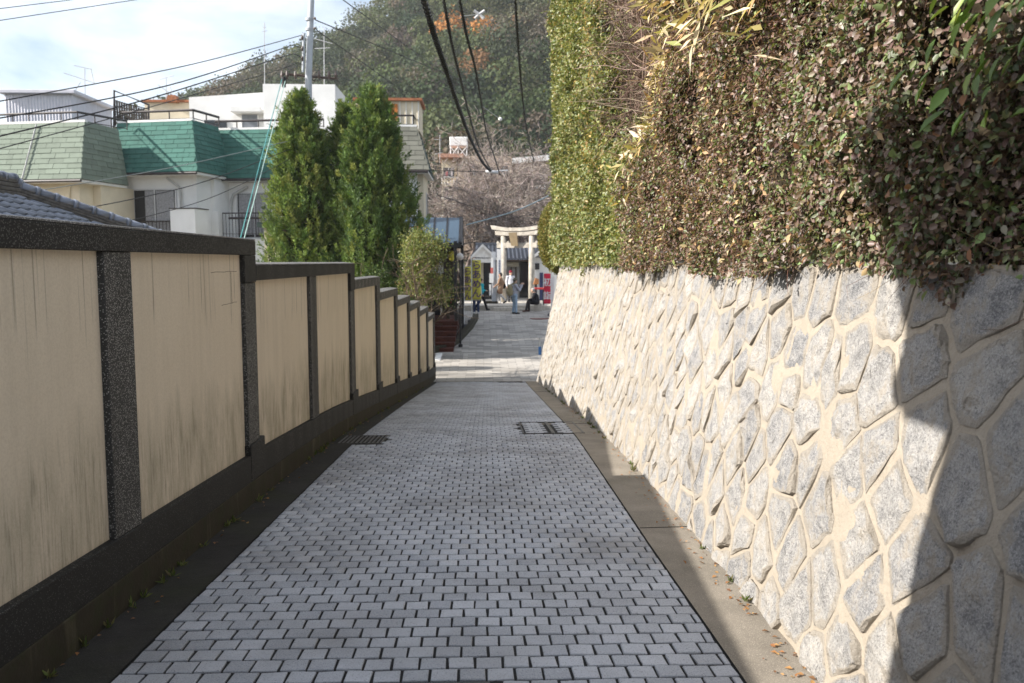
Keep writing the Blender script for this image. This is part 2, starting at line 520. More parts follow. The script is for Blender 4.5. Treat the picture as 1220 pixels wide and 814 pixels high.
tag(mh.build('manhole_cover', plain('rusty_iron', (.17, .07, .055), .7, .3, .3, 20), None, .004), 'round rusty manhole cover in the plaza before the seated man', 'manhole')

# ================================================================== left boundary wall
def mk_aggregate(name, base, speck, dens):
    m = MT(name, .75, .35)
    v = m.n('ShaderNodeTexVoronoi', Vector=m.pos, Scale=150.0)
    vr = m.sep(v.outputs['Color'])[0]
    mask = m.math('MULTIPLY', m.ramp(vr, (dens, 0.0), (dens + .12, 1.0)), m.ramp(v.outputs['Distance'], (.32, 1.0), (.5, 0.0)))
    col = m.mix(mask, m.mix(m.noise(5, 5), tuple(np.array(base) * .6), tuple(np.array(base) * 1.4)), speck)
    m.color(m.mix(m.math('MULTIPLY', m.ramp(m.noise(2.2, 5), (.45, 0.), (.75, 1.)), .5), col, tuple(np.array(base) * .7)))
    m.bump(v.outputs['Distance'], -.5, .004)
    return m.m
M_AGG = mk_aggregate('exposed_aggregate', (.040, .039, .037), (.33, .32, .30), .60)
M_AGG_D = mk_aggregate('sooty_aggregate', (.014, .0135, .0125), (.13, .125, .115), .68)
M_AGG_T = mk_aggregate('sunlit_aggregate', (.10, .097, .093), (.42, .41, .39), .55)  # paler copy of the aggregate, sunlight on the cap tops put into the colour
def mk_panel():
    m = MT('stained_cream_render', .88, .25)
    g = m.sep(m.gen()); z = g[2]
    base = m.mix(m.noise(1.3, 5), (.60, .515, .395), (.70, .61, .48))
    base = m.mix(m.math('MULTIPLY', m.ramp(m.noise(90, 3), (.3, 1.0), (.6, 0.0)), .25), base, (.40, .32, .23))
    # broad rain wash
    st = m.noise(1.0, 5, .65, m.mapping(m.pos, (9, 9, .45)))
    base = m.mix(m.math('MULTIPLY', m.ramp(st, (.47, 0.0), (.75, 1.0)), .22), base, (.40, .335, .25))
    # dark drips below the cap
    dr = m.ramp(m.noise(1.0, 3, .5, m.mapping(m.pos, (36, 36, .5))), (.58, 0.0), (.70, 1.0))
    lim = m.noise(1.0, 3, .5, m.mapping(m.pos, (14, 14, .1)))
    top = m.ramp(m.math('ADD', z, m.math('MULTIPLY', lim, .45)), (.93, 0.0), (1.22, 1.0))
    base = m.mix(m.math('MULTIPLY', m.math('MULTIPLY', dr, top), .65), base, (.075, .065, .042))
    # mould rising from the foot
    mo = m.ramp(m.noise(1.0, 6, .7, m.mapping(m.pos, (5, 5, 1.6))), (.36, 0.0), (.62, 1.0))
    foot = m.ramp(m.math('SUBTRACT', z, m.math('MULTIPLY', m.noise(1.0, 4, .6, m.mapping(m.pos, (6, 6, .8))), .55)), (-.16, 1.0), (.20, 0.0))
    base = m.mix(m.math('MULTIPLY', m.math('MULTIPLY', mo, foot), m.ramp(m.rnd(), (0., .25), (1., .62))), base, (.12, .115, .06))
    fine = m.ramp(m.noise(1.0, 5, .7, m.mapping(m.pos, (60, 60, 4))), (.5, 0.0), (.7, 1.0))
    base = m.mix(m.math('MULTIPLY', m.math('MULTIPLY', fine, foot), .45), base, (.05, .045, .025))
    m.color(base); m.bump(m.noise(110, 3), .25, .003).bump(m.noise(2.5, 3), .2, .02)
    return m.m
M_PANEL = mk_panel()
def mk_plinth():
    m = MT('mossy_concrete', .9, .25)
    b = m.mix(m.noise(4, 6, .65), (.020, .0165, .011), (.055, .047, .031))
    b = m.mix(m.math('MULTIPLY', m.ramp(m.noise(1.0, 4, .6, m.mapping(m.pos, (5, 5, .7))), (.60, 0.), (.72, 1.)), .5), b, (.15, .135, .085))
    b = m.mix(m.math('MULTIPLY', m.ramp(m.noise(9, 4), (.5, 0.), (.65, 1.)), .5), b, (.03, .036, .014))
    m.color(b); m.bump(m.noise(60, 4), .5, .006)
    return m.m
M_PLINTH = mk_plinth()

wall = empty('boundary_wall', (xw(8), 8, gzf(8)), 'stepped cream wall with dark aggregate frame along the lane', 'wall')
WB = np.array(wall.location)
def wp(y, t, z): return np.array([xw(y) - t, y, z]) - WB      # t = depth behind the face
def wbox(y0, y1, t0, t1, z00, z01, z10, z11):
    """block on the wall line; z00,z01 bottom/top at y0, z10,z11 at y1"""
    b = [wp(y0, t0, z00), wp(y1, t0, z10), wp(y1, t1, z10), wp(y0, t1, z00)]
    t = [wp(y0, t0, z01), wp(y1, t0, z11), wp(y1, t1, z11), wp(y0, t1, z01)]
    return MB().hexa(b, t)
SECT = [(2.05, 6.50, 1.634, .125), (6.50, 10.92, 1.447, .130), (10.92, 13.15, 1.235, .13), (13.15, 15.33, .99, .13), (15.33, 17.32, .775, .13),
        (17.32, 19.35, .57, .13), (19.35, 21.45, .335, .13), (21.45, 23.45, .06, .13)]
PIERS = [2.05, 3.93, 6.20, 8.38, 10.62, 12.87, 15.05, 17.04, 19.07, 21.17, 23.17]
PW = [.3] + [.31] + [.30] * 9
for i, (a, b, z, h) in enumerate(SECT):
    a2 = a + (.003 if i else 0); zf = z - .026
    wbox(a2, b, -.006, .27, z - h - .01, zf, z - h - .01, zf).build('cap', M_AGG_D if i < 2 else M_AGG, wall, .006)
    # coping sloped to both sides; its paler colour stands in for sunlight
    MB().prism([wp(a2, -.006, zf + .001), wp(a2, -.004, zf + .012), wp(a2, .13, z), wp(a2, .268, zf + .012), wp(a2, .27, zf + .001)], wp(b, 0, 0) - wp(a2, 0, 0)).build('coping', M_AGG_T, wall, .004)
    if i + 1 < len(SECT):   # end of the cap turned down at the step
        z2 = SECT[i + 1][2]
        wbox(b - .30, b, -.004, .268, z2 - .15, z - h - .011, z2 - .15, z - h - .011).build('cap_end', M_AGG_D if i < 2 else M_AGG, wall, .006)
def cap_under(y0, y1):
    m_ = (y0 + y1) / 2
    for a, b, z, h in SECT:
        if a <= m_ <= b: return z - h
    return 0
ST = {s[1] for s in SECT}
for k, (y, w) in enumerate(zip(PIERS, PW)):
    zt = cap_under(y, y + w) - .01
    for i, (a, b, z, h) in enumerate(SECT[:-1]):
        if abs(b - (y + w)) < .05: zt = SECT[i + 1][2] - .152
    g0, g1 = gzf(y), gzf(y + w)
    wbox(y + .002, y + w - .004, .002, .262, g0 + .36, zt - .001, g1 + .36, zt - .001).build('pier', M_AGG, wall, .006)
    if any(abs(y + w - s) < .06 for s in ST):
        wbox(y - .01, y + w + .085, -.014, .25, g0 + .16, g0 + .44, g0 + .16, g0 + .44).build('pier_foot', M_AGG_D, wall, .008)
for k in range(len(PIERS) - 1):
    y0, y1 = PIERS[k] + PW[k], PIERS[k + 1]
    zt = cap_under(y0, y1)
    n = 4
    mb = MB()
    ys = np.linspace(y0 - .01, y1 + .01, n + 1)
    poly = [wp(y, .034, gzf(y) + .345) for y in ys] + [wp(ys[-1], .034, zt - .008), wp(ys[0], .034, zt - .008)]
    mb.prism(poly, (-.12, 0, 0)).build('panel', M_PANEL, wall)
# hairline cracks in the second panel
for y_, z_, y2, z2 in ((5.55, 1.38, 6.12, 1.385), (5.98, 1.38, 5.985, 1.16), (5.75, 1.155, 6.10, 1.165)):
    mb = MB(); n = 6; q = [wp(y_ + (y2 - y_) * k / n, .0335, z_ + (z2 - z_) * k / n + random.uniform(-.004, .004)) for k in range(n + 1)]
    mb.tube(q, .0014, 4).build('crack', M_AGG_D, wall)
yy = np.arange(2.05, 23.46, .535)
for (z0, z1, t0, t1, nm, mt) in ((.165, .362, -.010, .24, 'base_rail', M_AGG_D), (-.3, .168, -.016, .24, 'plinth', M_PLINTH)):
    V, F = [], []
    for y in yy:
        g = gzf(y)
        V += [wp(y, t0, g + z0), wp(y, t0, g + z1), wp(y, t1, g + z1), wp(y, t1, g + z0)]
    for i in range(len(yy) - 1):
        for k in range(4): F.append((4*i + k, 4*i + (k+1) % 4, 4*i + 4 + (k+1) % 4, 4*i + 4 + k))
    F += [(0, 1, 2, 3), tuple(4 * (len(yy) - 1) + k for k in (3, 2, 1, 0))]
    MB().add(V, F).build(nm, mt, wall, .006)

# ================================================================== right stone wall
WALL_TOP = 1.44
BAT = .20
def wallpt(y, z, h):        # h = proud of the face
    return np.array([xb(y) + BAT * (z - gzf(y)) - h * .98, y, z + h * .19])
def mk_stone(name, use_attr=False):
    m = MT(name, .85, .3)
    r = m.attr() if use_attr else m.rnd()
    rg = m.ramp(r, (0.0, (.15, .155, .17)), (.25, (.25, .25, .255)), (.6, (.37, .355, .335)), (1.0, (.47, .44, .395)))
    b = m.mix(m.ramp(m.noise(8, 7, .74), (.37, 0.0), (.57, 1.0)), m.mix(.6, rg, (.13, .132, .138)), m.mix(.45, rg, (.53, .50, .46)))
    sp = m.ramp(m.noise(130, 4, .75), (.47, 0.0), (.56, 1.0))
    b = m.mix(m.math('MULTIPLY', sp, .42), b, (.58, .565, .54))
    dk = m.ramp(m.noise(105, 4, .7), (.55, 0.0), (.63, 1.0))
    b = m.mix(m.math('MULTIPLY', dk, .55), b, (.05, .05, .055))
    smear = m.ramp(m.math('ADD', m.noise(8.0, 7, .72), m.math('MULTIPLY', m.sep(m.attr('edge'))[0], .30)), (.52, 0.0), (.63, 1.0))
    b = m.mix(m.math('MULTIPLY', smear, .80), b, m.mix(m.noise(30, 5, .7), (.29, .252, .205), (.41, .365, .30)))
    m.color(b)
    m.bump(m.noise(13, 7, .7), 1.0, .05).bump(m.noise(110, 3), .5, .005)
    return m.m
M_STONE = mk_stone('split_granite'); M_STONEF = mk_stone('split_granite_field', True)
def mk_mortar():
    m = MT('cream_mortar', .92, .2)
    b = m.mix(m.noise(5, 6, .6), (.28, .243, .195), (.40, .352, .285))
    b = m.mix(m.math('MULTIPLY', m.ramp(m.noise(26, 5, .6), (.52, 0.), (.68, 1.)), .4), b, (.30, .25, .19))
    m.color(b); m.bump(m.noise(45, 5, .65), .8, .010).bump(m.noise(11, 6, .7), .55, .02)
    return m.m
M_MORTAR = mk_mortar()
swall = empty('stone_wall', (xb(8), 8, gzf(8)), 'battered retaining wall of rough grey stones in cream mortar', 'wall')
SB = np.array(swall.location)
Y0S, Y1S = -5.0, 22.72
ys = np.concatenate([np.arange(Y0S, 12, .1), np.arange(12, Y1S, .2), [Y1S]])
nz = 22
V = []
for y in ys:
    g = gzf(y)
    for k in range(nz + 1):
        z = g - .06 + (WALL_TOP - g + .06) * k / nz
        V.append(wallpt(y, z, .030 * (float(fnoise(y, z, 3.6, 5)) - .48)) - SB)
F = [(i*(nz+1)+k, (i+1)*(nz+1)+k, (i+1)*(nz+1)+k+1, i*(nz+1)+k+1) for i in range(len(ys)-1) for k in range(nz)]
V = list(V)
link('mortar_face', np_mesh('mortar_face', np.array(V), np.array(F)), M_MORTAR, swall, True)
bk = MB()                                   # solid core, its top and the return round the corner
core = [wallpt(y, WALL_TOP, -.012) - SB for y in (Y0S, 3, 7, 12, Y1S)]
bk.add([*core, (6 - SB[0], Y1S - SB[1], WALL_TOP - SB[2]), (6 - SB[0], Y0S - SB[1], WALL_TOP - SB[2])], [(0, 1, 2, 3, 4, 5, 6)])
e0 = [wallpt(Y1S, z, -.002) - SB for z in (gzf(Y1S) - .1, WALL_TOP)]
bk.add([e0[0], (6 - SB[0], Y1S - SB[1], gzf(Y1S) - .1 - SB[2]), (6 - SB[0], Y1S - SB[1], WALL_TOP - SB[2] - .002), e0[1] - np.array([0, 0, .002])], [(0, 1, 2, 3)])
bk.build('wall_core', M_MORTAR, swall)
# irregular stones: cells around jittered seeds
rs = random.Random(5)
seeds = []
# the courses run diagonally, the stones stand on their points; a more regular course lies on top
ca, sa = math.cos(R(38)), math.sin(R(38))
for i_ in range(-90, 110):
    for j_ in range(-90, 90):
        a_, b_ = i_ * .262 + rs.uniform(-.085, .085), j_ * .285 + rs.uniform(-.085, .085)
        y, z = 9 + a_ * ca - b_ * sa, a_ * sa + b_ * ca
        if -4.5 < z < 1.13 and Y0S - 1 < y < Y1S + 1: seeds.append((y, z))
for c in range(int((Y1S - Y0S) / .34) + 6):
    seeds.append((Y0S - .6 + c * .34 + rs.uniform(-.08, .08), 1.31 + rs.uniform(-.02, .02)))
    seeds.append((Y0S - .6 + c * .34 + rs.uniform(-.08, .08), 1.62))
seeds = np.array(seeds)
def clip(poly, n, c):       # keep n.p <= c
    out = []
    for i in range(len(poly)):
        p, q = poly[i], poly[(i + 1) % len(poly)]
        dp, dq = n[0]*p[0]+n[1]*p[1]-c, n[0]*q[0]+n[1]*q[1]-c
        if dp <= 0: out.append(p)
        if dp * dq < 0:
            t = dp / (dp - dq); out.append((p[0]+(q[0]-p[0])*t, p[1]+(q[1]-p[1])*t))
    return out
stones = []
for i, s in enumerate(seeds):
    if s[1] > WALL_TOP - .05 or s[1] < gzf(s[0]) - .22 or not (Y0S + .05 < s[0] < Y1S - .04): continue
    poly = [(s[0]-.6, s[1]-.6), (s[0]+.6, s[1]-.6), (s[0]+.6, s[1]+.6), (s[0]-.6, s[1]+.6)]
    d = seeds - s; dist = np.hypot(d[:, 0], d[:, 1])
    for j in np.where((dist < .95) & (dist > 1e-6))[0]:
        nrm = d[j] / dist[j]
        gap = .003 + .010 * ((i * 7 + j * 7) % 5) / 4
        poly = clip(poly, nrm, float(nrm @ (s + d[j] / 2)) - gap)
        if len(poly) < 3: break
    if len(poly) < 3: continue
    sl = (gzf(s[0] + .2) - gzf(s[0] - .2)) / .4
    nn = np.array([sl, -1.0]) / math.hypot(sl, 1)
    poly = clip(poly, nn, float(nn @ np.array([s[0], gzf(s[0]) - .02])))
    poly = clip(poly, (0, 1), WALL_TOP - .012); poly = clip(poly, (1, 0), Y1S - .01)
    if len(poly) < 3: continue
    ar = .5 * abs(sum(poly[k][0]*poly[(k+1) % len(poly)][1] - poly[(k+1) % len(poly)][0]*poly[k][1] for k in range(len(poly))))
    if ar < .008: continue
    stones.append((poly, s, ar))
def stone_geo(poly, seed, near_):
    rr = random.Random(seed)
    c = np.mean(poly, 0)
    P = [np.array(p) for p in poly]
    # cut the corners and break the long edges
    Q = []
    for k in range(len(P)):
        a, b = P[k], P[(k + 1) % len(P)]
        L = np.linalg.norm(b - a)
        if L < .03: Q.append((a + b) / 2); continue
        for t in ((.07, .36, .66, .93) if L > .14 else (.12, .88)):
            p = a + (b - a) * t
            Q.append(p + (c - p) * rr.uniform(-.015, .075))
    planes = [(rr.uniform(.012, .030), np.array([rr.uniform(-.20, .20), rr.uniform(-.20, .20)])) for _ in range(rr.choice((3, 4, 5)))]
    def hgt(p):
        d = p - c
        h = min(a + float(g @ d) for a, g in planes)
        h += .022 * (float(fnoise(p[0] + seed, p[1], 8, 8)) - .5) + .012 * (float(vnoise(p[0] - seed, p[1], 26, 9)) - .5)
        return max(.006, min(h, .075))
    rings = [(1.0, None), (.972, .5), (.90, 1), (.74, 1), (.55, 1), (.34, 1), (.16, 1)] if near_ else [(1.0, None), (.95, .6), (.75, 1), (.4, 1)]
    V, F = [], []
    n = len(Q)
    for sc_, w in rings:
        for q in Q:
            jit = np.array([rr.uniform(-.010, .010), rr.uniform(-.010, .010)]) if w == 1 else 0
            p = c + (q - c) * sc_ + jit
            V.append(wallpt(p[0], p[1], -.016 if w is None else max(.004, hgt(p) * w)) - SB)
    V.append(wallpt(c[0], c[1], hgt(c)) - SB)
    for r_ in range(len(rings) - 1):
        for k in range(n): F.append((r_*n + k, r_*n + (k+1) % n, (r_+1)*n + (k+1) % n, (r_+1)*n + k))
    b = (len(rings) - 1) * n
    for k in range(n): F.append((b + k, b + (k+1) % n, len(V) - 1))
    E = [1.0] * (2 * n) + [.62] * n + [0.0] * (len(V) - 3 * n)
    return V, F, E
def edge_attr(me, E):
    a = me.color_attributes.new('edge', 'FLOAT_COLOR', 'POINT')
    c = np.ones((len(E), 4), np.float32); c[:, :3] = np.array(E)[:, None]
    a.data.foreach_set('color', c.ravel())
def seen(s):
    y = s[1][0]
    if y < 2.1: return 0
    return s[2] / y ** 3          # foreshortened picture size
stones.sort(key=seen, reverse=True)
fld = MB(); fcol = []; fedge = []
for k, (poly, s, ar) in enumerate(stones):
    V, F, E = stone_geo(poly, k + 3, s[0] < 7)
    if k < 300:
        edge_attr(MB().add(V, F).build('stone', M_STONE, swall).data, E)
    else:
        fld.add(V, F); fedge += E; fcol += [random.random()] * len(V)
me = fld.mesh('stone_field')
edge_attr(me, fedge)
a = me.color_attributes.new('tint', 'FLOAT_COLOR', 'POINT')
cc = np.ones((len(fcol), 4), np.float32); cc[:, :3] = np.array(fcol)[:, None]
a.data.foreach_set('color', cc.ravel())
link('stone_field', me, M_STONEF, swall)['kind'] = 'stuff'
# weep pipe
pp = wallpt(5.9, .95, .012)
wm = MB(); wm.tube([wallpt(5.9, .95, -.05) - SB, pp - SB], .013, 12); wm.build('weep_pipe', plain('rust', (.16, .045, .02), .8), swall)
# the earth bank held by the wall
bank = MB()
bank.box(2.2, 16, -12, 22.6, -3, 1.40)
tag(bank.build('bank', M_EARTH), kind='structure')
# ================================================================== houses on the left
M_WHITE = plain('white_render', (.74, .74, .73), .85, .25, .06, 1.5, .15, 60)
M_CREAM = plain('cream_render', (.62, .55, .42), .85, .25, .10, 1.5, .15, 60)
M_BEIGE = plain('beige_render', (.42, .33, .25), .85, .25, .14, .8, .1, 40)
M_GLASS = MT('window_glass', .06, .6).color((.018, .02, .024)).m
M_LACE = plain('lace_curtain', (.30, .30, .31), .9, .2, .35, 25)
M_ALU = plain('aluminium', (.55, .55, .56), .4, .5, .1)
M_RAIL = plain('dark_rail', (.035, .027, .027), .5, .5, .2)
M_PIPE = plain('grey_pipe', (.42, .42, .41), .5, .4, .1)
M_SHED = plain('pale_corrugated_sheet', (.56, .56, .62), .5, .4, .08)
M_WOOD_DK = plain('dark_lattice', (.06, .05, .045), .8, .3, .3)
M_ORANGE = plain('rust_orange_panel', (.42, .15, .035), .7, .3, .3, 5)
M_RUSTTRIM = plain('rusty_trim', (.30, .12, .06), .8, .3, .3, 8)
def mk_shingle(name, c, var):
    m = MT(name, .85, .3)
    c = np.array(c)
    b = m.mix(m.rnd(), tuple(c * (1 - var)), tuple(c * (1 + var)))
    b = m.mix(m.math('MULTIPLY', m.ramp(m.noise(1.2, 5, .6, m.mapping(m.pos, (2, 2, .4))), (.5, 0.), (.75, 1.)), .4), b, tuple(c * .55))
    m.color(b); m.bump(m.noise(150, 3), .4, .004)
    return m.m
M_SH_TEAL = mk_shingle('teal_shingle', (.055, .145, .12), .12)
M_SH_PALE = mk_shingle('faded_green_shingle', (.175, .21, .17), .10)
M_SH_GREY = mk_shingle('lichen_grey_shingle', (.155, .155, .13), .14)
M_SH_DARK = plain('dark_felt', (.03, .05, .045), .9)

slab = bpy.data.meshes.new('shingle')
slab.from_pydata([(0,0,0),(1,0,0),(1,1,0),(0,1,0),(0,0,1),(1,0,1),(1,1,.35),(0,1,.35)], [], [(0,3,2,1),(4,5,6,7),(0,1,5,4),(1,2,6,5),(2,3,7,6),(3,0,4,7)])
slab_m = {}
def shingles(parent, BL, BR, TL, TR, mat, rows, length, seed=0, clipx=None):
    """courses of thin slabs on a sloping quadrilateral (bottom left, bottom right, top left, top right seen from outside)"""
    if mat.name not in slab_m:
        q = slab.copy(); q.materials.append(mat); slab_m[mat.name] = q
    rr = random.Random(seed)
    BL, BR, TL, TR = (np.array(p, float) for p in (BL, BR, TL, TR))
    nrm = np.cross(BR - BL, TL - BL); nrm /= np.linalg.norm(nrm)
    for r_ in range(rows):
        v0, v1 = r_ / rows, (r_ + 1) / rows
        a, b = BL + (TL - BL) * v0, BR + (TR - BR) * v0
        a2 = BL + (TL - BL) * v1; b2 = BR + (TR - BR) * v1
        up = ((a2 - a) + (b2 - b)) / 2; L = np.linalg.norm(b - a); e = (b - a) / L
        up = up - e * (up @ e); up *= 1.12
        s = -((r_ % 2) * .5 + rr.uniform(-.12, .12)) * length
        while s < L:
            s0, s1 = max(0, s), min(L, s + length - .012)
            if s1 - s0 > .06:
                o = bpy.data.objects.new('shingle', slab_m[mat.name]); COL.objects.link(o); o.parent = parent
                p = a + e * s0 + nrm * .004
                M = np.eye(4); M[:3, 0] = e * (s1 - s0); M[:3, 1] = up; M[:3, 2] = nrm * rr.uniform(.022, .034); M[:3, 3] = p
                o.matrix_local = Matrix(M.tolist())
            s += length
def rail_run(root, pts, h, mat, post_step=.6, r=.03, mid=True, name='railing'):
    mb = MB()
    up = np.array([0, 0, h])
    for a, b in zip(pts[:-1], pts[1:]):
        a, b = np.array(a, float), np.array(b, float)
        mb.tube([a + up, b + up], r * 1.4, 6)
        if mid: mb.tube([a + up * .15, b + up * .15], r * .5, 5)
        n = max(1, int(np.linalg.norm(b - a) / post_step))
        for k in range(n + 1):
            p = a + (b - a) * k / n
            mb.tube([p, p + up], r * .7, 5)
    return mb.build(name, mat, root)
def slider(root, x0, x1, z0, z1, Y, curtain=True):
    """two-leaf sliding window in a wall that faces the lane's upper end"""
    w = MB().box(x0, x1, Y - .035, Y + .06, z0, z1).build('window', M_GLASS, root)
    m_ = (x0 + x1) / 2
    for nm, bx in (('frame', (x0 - .05, x1 + .05, z1, z1 + .05)), ('frame', (x0 - .05, x1 + .05, z0 - .05, z0)), ('frame', (x0 - .05, x0, z0, z1)), ('frame', (x1, x1 + .05, z0, z1)), ('frame', (m_ - .025, m_ + .025, z0, z1))):
        MB().box(bx[0], bx[1], Y - .06, Y + .02, bx[2], bx[3]).build(nm, M_ALU, w)
    return w
def curtain(root, x0, x1, z0, z1, Y, mat=None):
    mb = MB(); n = 14
    xs = np.linspace(x0, x1, n + 1)
    vs = []
    for i, x in enumerate(xs): vs += [(x, Y - .038 - .004 * (i % 2), z0), (x, Y - .038 - .004 * (i % 2), z1)]
    mb.add(vs, [(2*i, 2*i+2, 2*i+3, 2*i+1) for i in range(n)])
    return mb.build('curtain', mat or M_LACE, root)

def mansard(root, x0, x1, yf, ze, zt, run, depth, mat, rows, length, ov=.0, right=True, seed=1, side_x=None):
    """steep skirt roof; front eave from x0 to x1 at y = yf; hip on the right side running back"""
    side_x = run if side_x is None else side_x
    roof = MB()
    BL, BR = (x0, yf, ze), (x1, yf, ze)
    TL, TR = (x0, yf + run, zt), (x1 - side_x, yf + run, zt)
    BB, TB = (x1, yf + depth, ze), (x1 - side_x, yf + depth, zt)
    roof.add([BL, BR, TR, TL, BB, TB, (x0, yf + depth, zt), (x0, yf + depth, ze)], [(0, 1, 2, 3), (1, 4, 5, 2), (3, 2, 5, 6), (0, 7, 4, 1), (4, 7, 6, 5), (0, 3, 6, 7)])
    ro = roof.build('roof', M_SH_DARK, root)
    shingles(ro, BL, BR, TL, TR, mat, rows, length, seed)
    if right: shingles(ro, BR, BB, TR, TB, mat, rows, length, seed + 5)
    f = MB()
    f.tube([np.array(BR) + (.01, -.01, 0), np.array(TR) + (.01, -.01, 0)], .02, 5)
    f.build('hip_strip', mat, ro)
    MB().box(x0, x1 - side_x + .03, yf + run - .03, yf + run + .12, zt - .01, zt + .07).build('parapet', M_WHITE, root)
    MB().box(x0, x1 - .04, yf + .04, yf + depth, ze - .10, ze - .012).build('soffit', M_WHITE, root)
    return ro

# --- left end house: faded green skirt roof
H = thing('townhouse', (-14.5, 30.6, gzf(33)), 'townhouse end with faded green shingle skirt roof and cream wall', 'house', 'row of houses with shingle skirt roofs')
mansard(H, -21.0, -13.72, 30.0, 4.30, 6.36, .75, 2.6, M_SH_PALE, 11, .56, seed=3, side_x=.32)
MB().box(-20.6, -14.15, 30.45, 40, gzf(31) - .5, 4.2).build('wall', M_CREAM, H)
MB().box(-14.147, -13.85, 31.2, 40, gzf(31) - .5, 4.2).build('side_wall', M_CREAM, H)
rail_run(H, [(-21, 30.95, 6.40), (-14.45, 30.95, 6.40), (-14.0, 33.1, 6.42)], .34, M_RAIL)
MB().tube([(-15.85, 30.62, 6.3), (-15.95, 29.92, 4.35), (-15.95, 30.3, 4.1), (-15.95, 30.4, 2.0)], .028, 6).build('cable', M_PIPE, H)
# --- middle house
H2 = thing('townhouse', (-11.2, 32.6, gzf(34)), 'white townhouse with teal shingle skirt roof and lace curtained window', 'house', 'row of houses with shingle skirt roofs')
mansard(H2, -14.1, -10.40, 32.0, 4.78, 6.75, .7, 2.5, M_SH_TEAL, 11, .50, seed=13, side_x=.55)
MB().box(-13.75, -10.75, 32.5, 42, gzf(33) - .5, 4.68).build('wall', M_WHITE, H2)
MB().box(-10.747, -10.6, 33.5, 42, gzf(33) - .5, 4.66).build('side_wall', M_WHITE, H2)
p0, p1 = at(153, 226, 32.5), at(210, 268, 32.5)
w = slider(H2, p0[0], p1[0], p1[2] - .3, p0[2], 32.5)
curtain(w, p0[0] + .45, (p0[0] + p1[0]) / 2 - .05, p1[2] - .25, p0[2] - .02, 32.5)
curtain(w, (p0[0] + p1[0]) / 2 + .05, p1[0] - .06, p1[2] - .25, p0[2] - .02, 32.5)
rail_run(H2, [(p0[0] - .1, 32.35, 2.2), (p1[0] + .1, 32.35, 2.2)], .78, M_RAIL, .14, .02)
q0, q1 = at(209, 249, 31.6), at(243, 268, 31.6)
MB().box(q0[0], q1[0], 31.6, 32.49, 1.4, q0[2]).build('balcony_wall', M_WHITE, H2, .01)
MB().box(q0[0] - .03, q1[0] + .03, 31.57, 32.495, q0[2] + .002, q0[2] + .035).build('coping', M_RAIL, H2)
MB().tube([(-11.85, 32.3, 4.6), (-11.4, 32.38, 4.25), (-11.38, 32.4, 4.0), (-11.38, 32.4, 2.5)], .045, 8).build('downpipe', M_PIPE, H2)
rail_run(H2, [(-14.0, 32.85, 6.8), (-11.0, 32.85, 6.8), (-10.9, 34.5, 6.8)], .36, M_RAIL, .8, .035)
# --- third house
H3 = thing('townhouse', (-9.6, 34.3, gzf(36)), 'white townhouse with teal skirt roof and black balcony rail behind the conifers', 'house', 'row of houses with shingle skirt roofs')
mansard(H3, -10.9, -6.2, 33.85, 4.72, 6.70, .6, 4, M_SH_TEAL, 11, .50, right=False, seed=23)
MB().box(-10.597, -6.2, 34.3, 43, gzf(35) - .5, 4.6).build('wall', M_WHITE, H3)
p0, p1 = at(283, 231, 34.3), at(326, 262, 34.3)
w = slider(H3, p0[0], p1[0], p1[2] - .7, p0[2], 34.3)
curtain(w, p0[0] + .05, (p0[0] + p1[0]) / 2 - .05, p1[2] - .6, p0[2] - .02, 34.3)
curtain(w, (p0[0] + p1[0]) / 2 + .05, p1[0] - .05, p1[2] - .6, p0[2] - .02, 34.3)
q0 = at(268, 254, 33.5)
rail_run(H3, [(q0[0], 33.5, q0[2] - .95), (-6.5, 33.5, q0[2] - .95)], .95, M_RAIL, .13, .018)
MB().box(q0[0] - .05, -6.5, 33.45, 34.28, q0[2] - 2.6, q0[2] - 1.0).build('balcony_slab', M_WHITE, H3)
MB().box(-10.55, q0[0] - .053, 33.2, 34.297, q0[2] - 2.6, q0[2] + .06).build('balcony_wall', M_WHITE, H3)
MB().tube([(-9.35, 34.2, 4.42), (-9.95, 34.22, 4.12), (-10.05, 34.22, 3.9), (-10.05, 34.22, 3.0)], .06, 8).build('downpipe', M_PIPE, H3)
rail_run(H3, [(-10.8, 34.6, 6.74), (-6.3, 34.6, 6.74)], .32, M_RAIL, .8, .035)
# dark laundry bar on the balcony
MB().tube([(q0[0] + .3, 33.4, q0[2] - .2), (q0[0] + 1.6, 33.4, q0[2] - .2)], .05, 6).build('laundry_bar', M_RAIL, H3)
# --- right end house, grey shingles
H4 = thing('townhouse', (-4, 37, gzf(37)), 'white end house with lichen grey skirt roof and cream roof room', 'house', 'row of houses with shingle skirt roofs')
mansard(H4, -6.15, -2.22, 35.0, 5.20, 7.05, .7, 3.7, M_SH_GREY, 9, .62, right=False, seed=33, side_x=.55)
MB().box(-6.15, -2.75, 35.5, 38.6, gzf(36) - .5, 5.1).build('wall', M_WHITE, H4)
MB().box(-2.747, -2.5, 35.75, 38.6, gzf(36) - .5, 5.1).build('side_wall', M_CREAM, H4)
for zz in (2.9, ):
    w = MB().box(-2.52, -2.46, 37.2, 37.9, zz, zz + 1.5).build('window', M_GLASS, H4)
    MB().box(-2.53, -2.45, 37.12, 37.2, zz - .05, zz + 1.55).build('frame', M_ALU, w); MB().box(-2.53, -2.45, 37.9, 37.98, zz - .05, zz + 1.55).build('frame', M_ALU, w)
p0, p1 = at(452, 119, 36.6), at(500, 155, 36.6)
MB().box(p0[0] - 1.0, p1[0], 36.6, 38.5, 7.0, p0[2] - .05).build('roof_room', M_CREAM, H4)
MB().box(p0[0] - 1.1, p1[0] + .12, 36.45, 38.6, p0[2] - .048, p0[2] + .06).build('roof_room_eave', M_RUSTTRIM, H4)
a0, a1 = at(453, 124, 36.6), at(474, 146, 36.6)
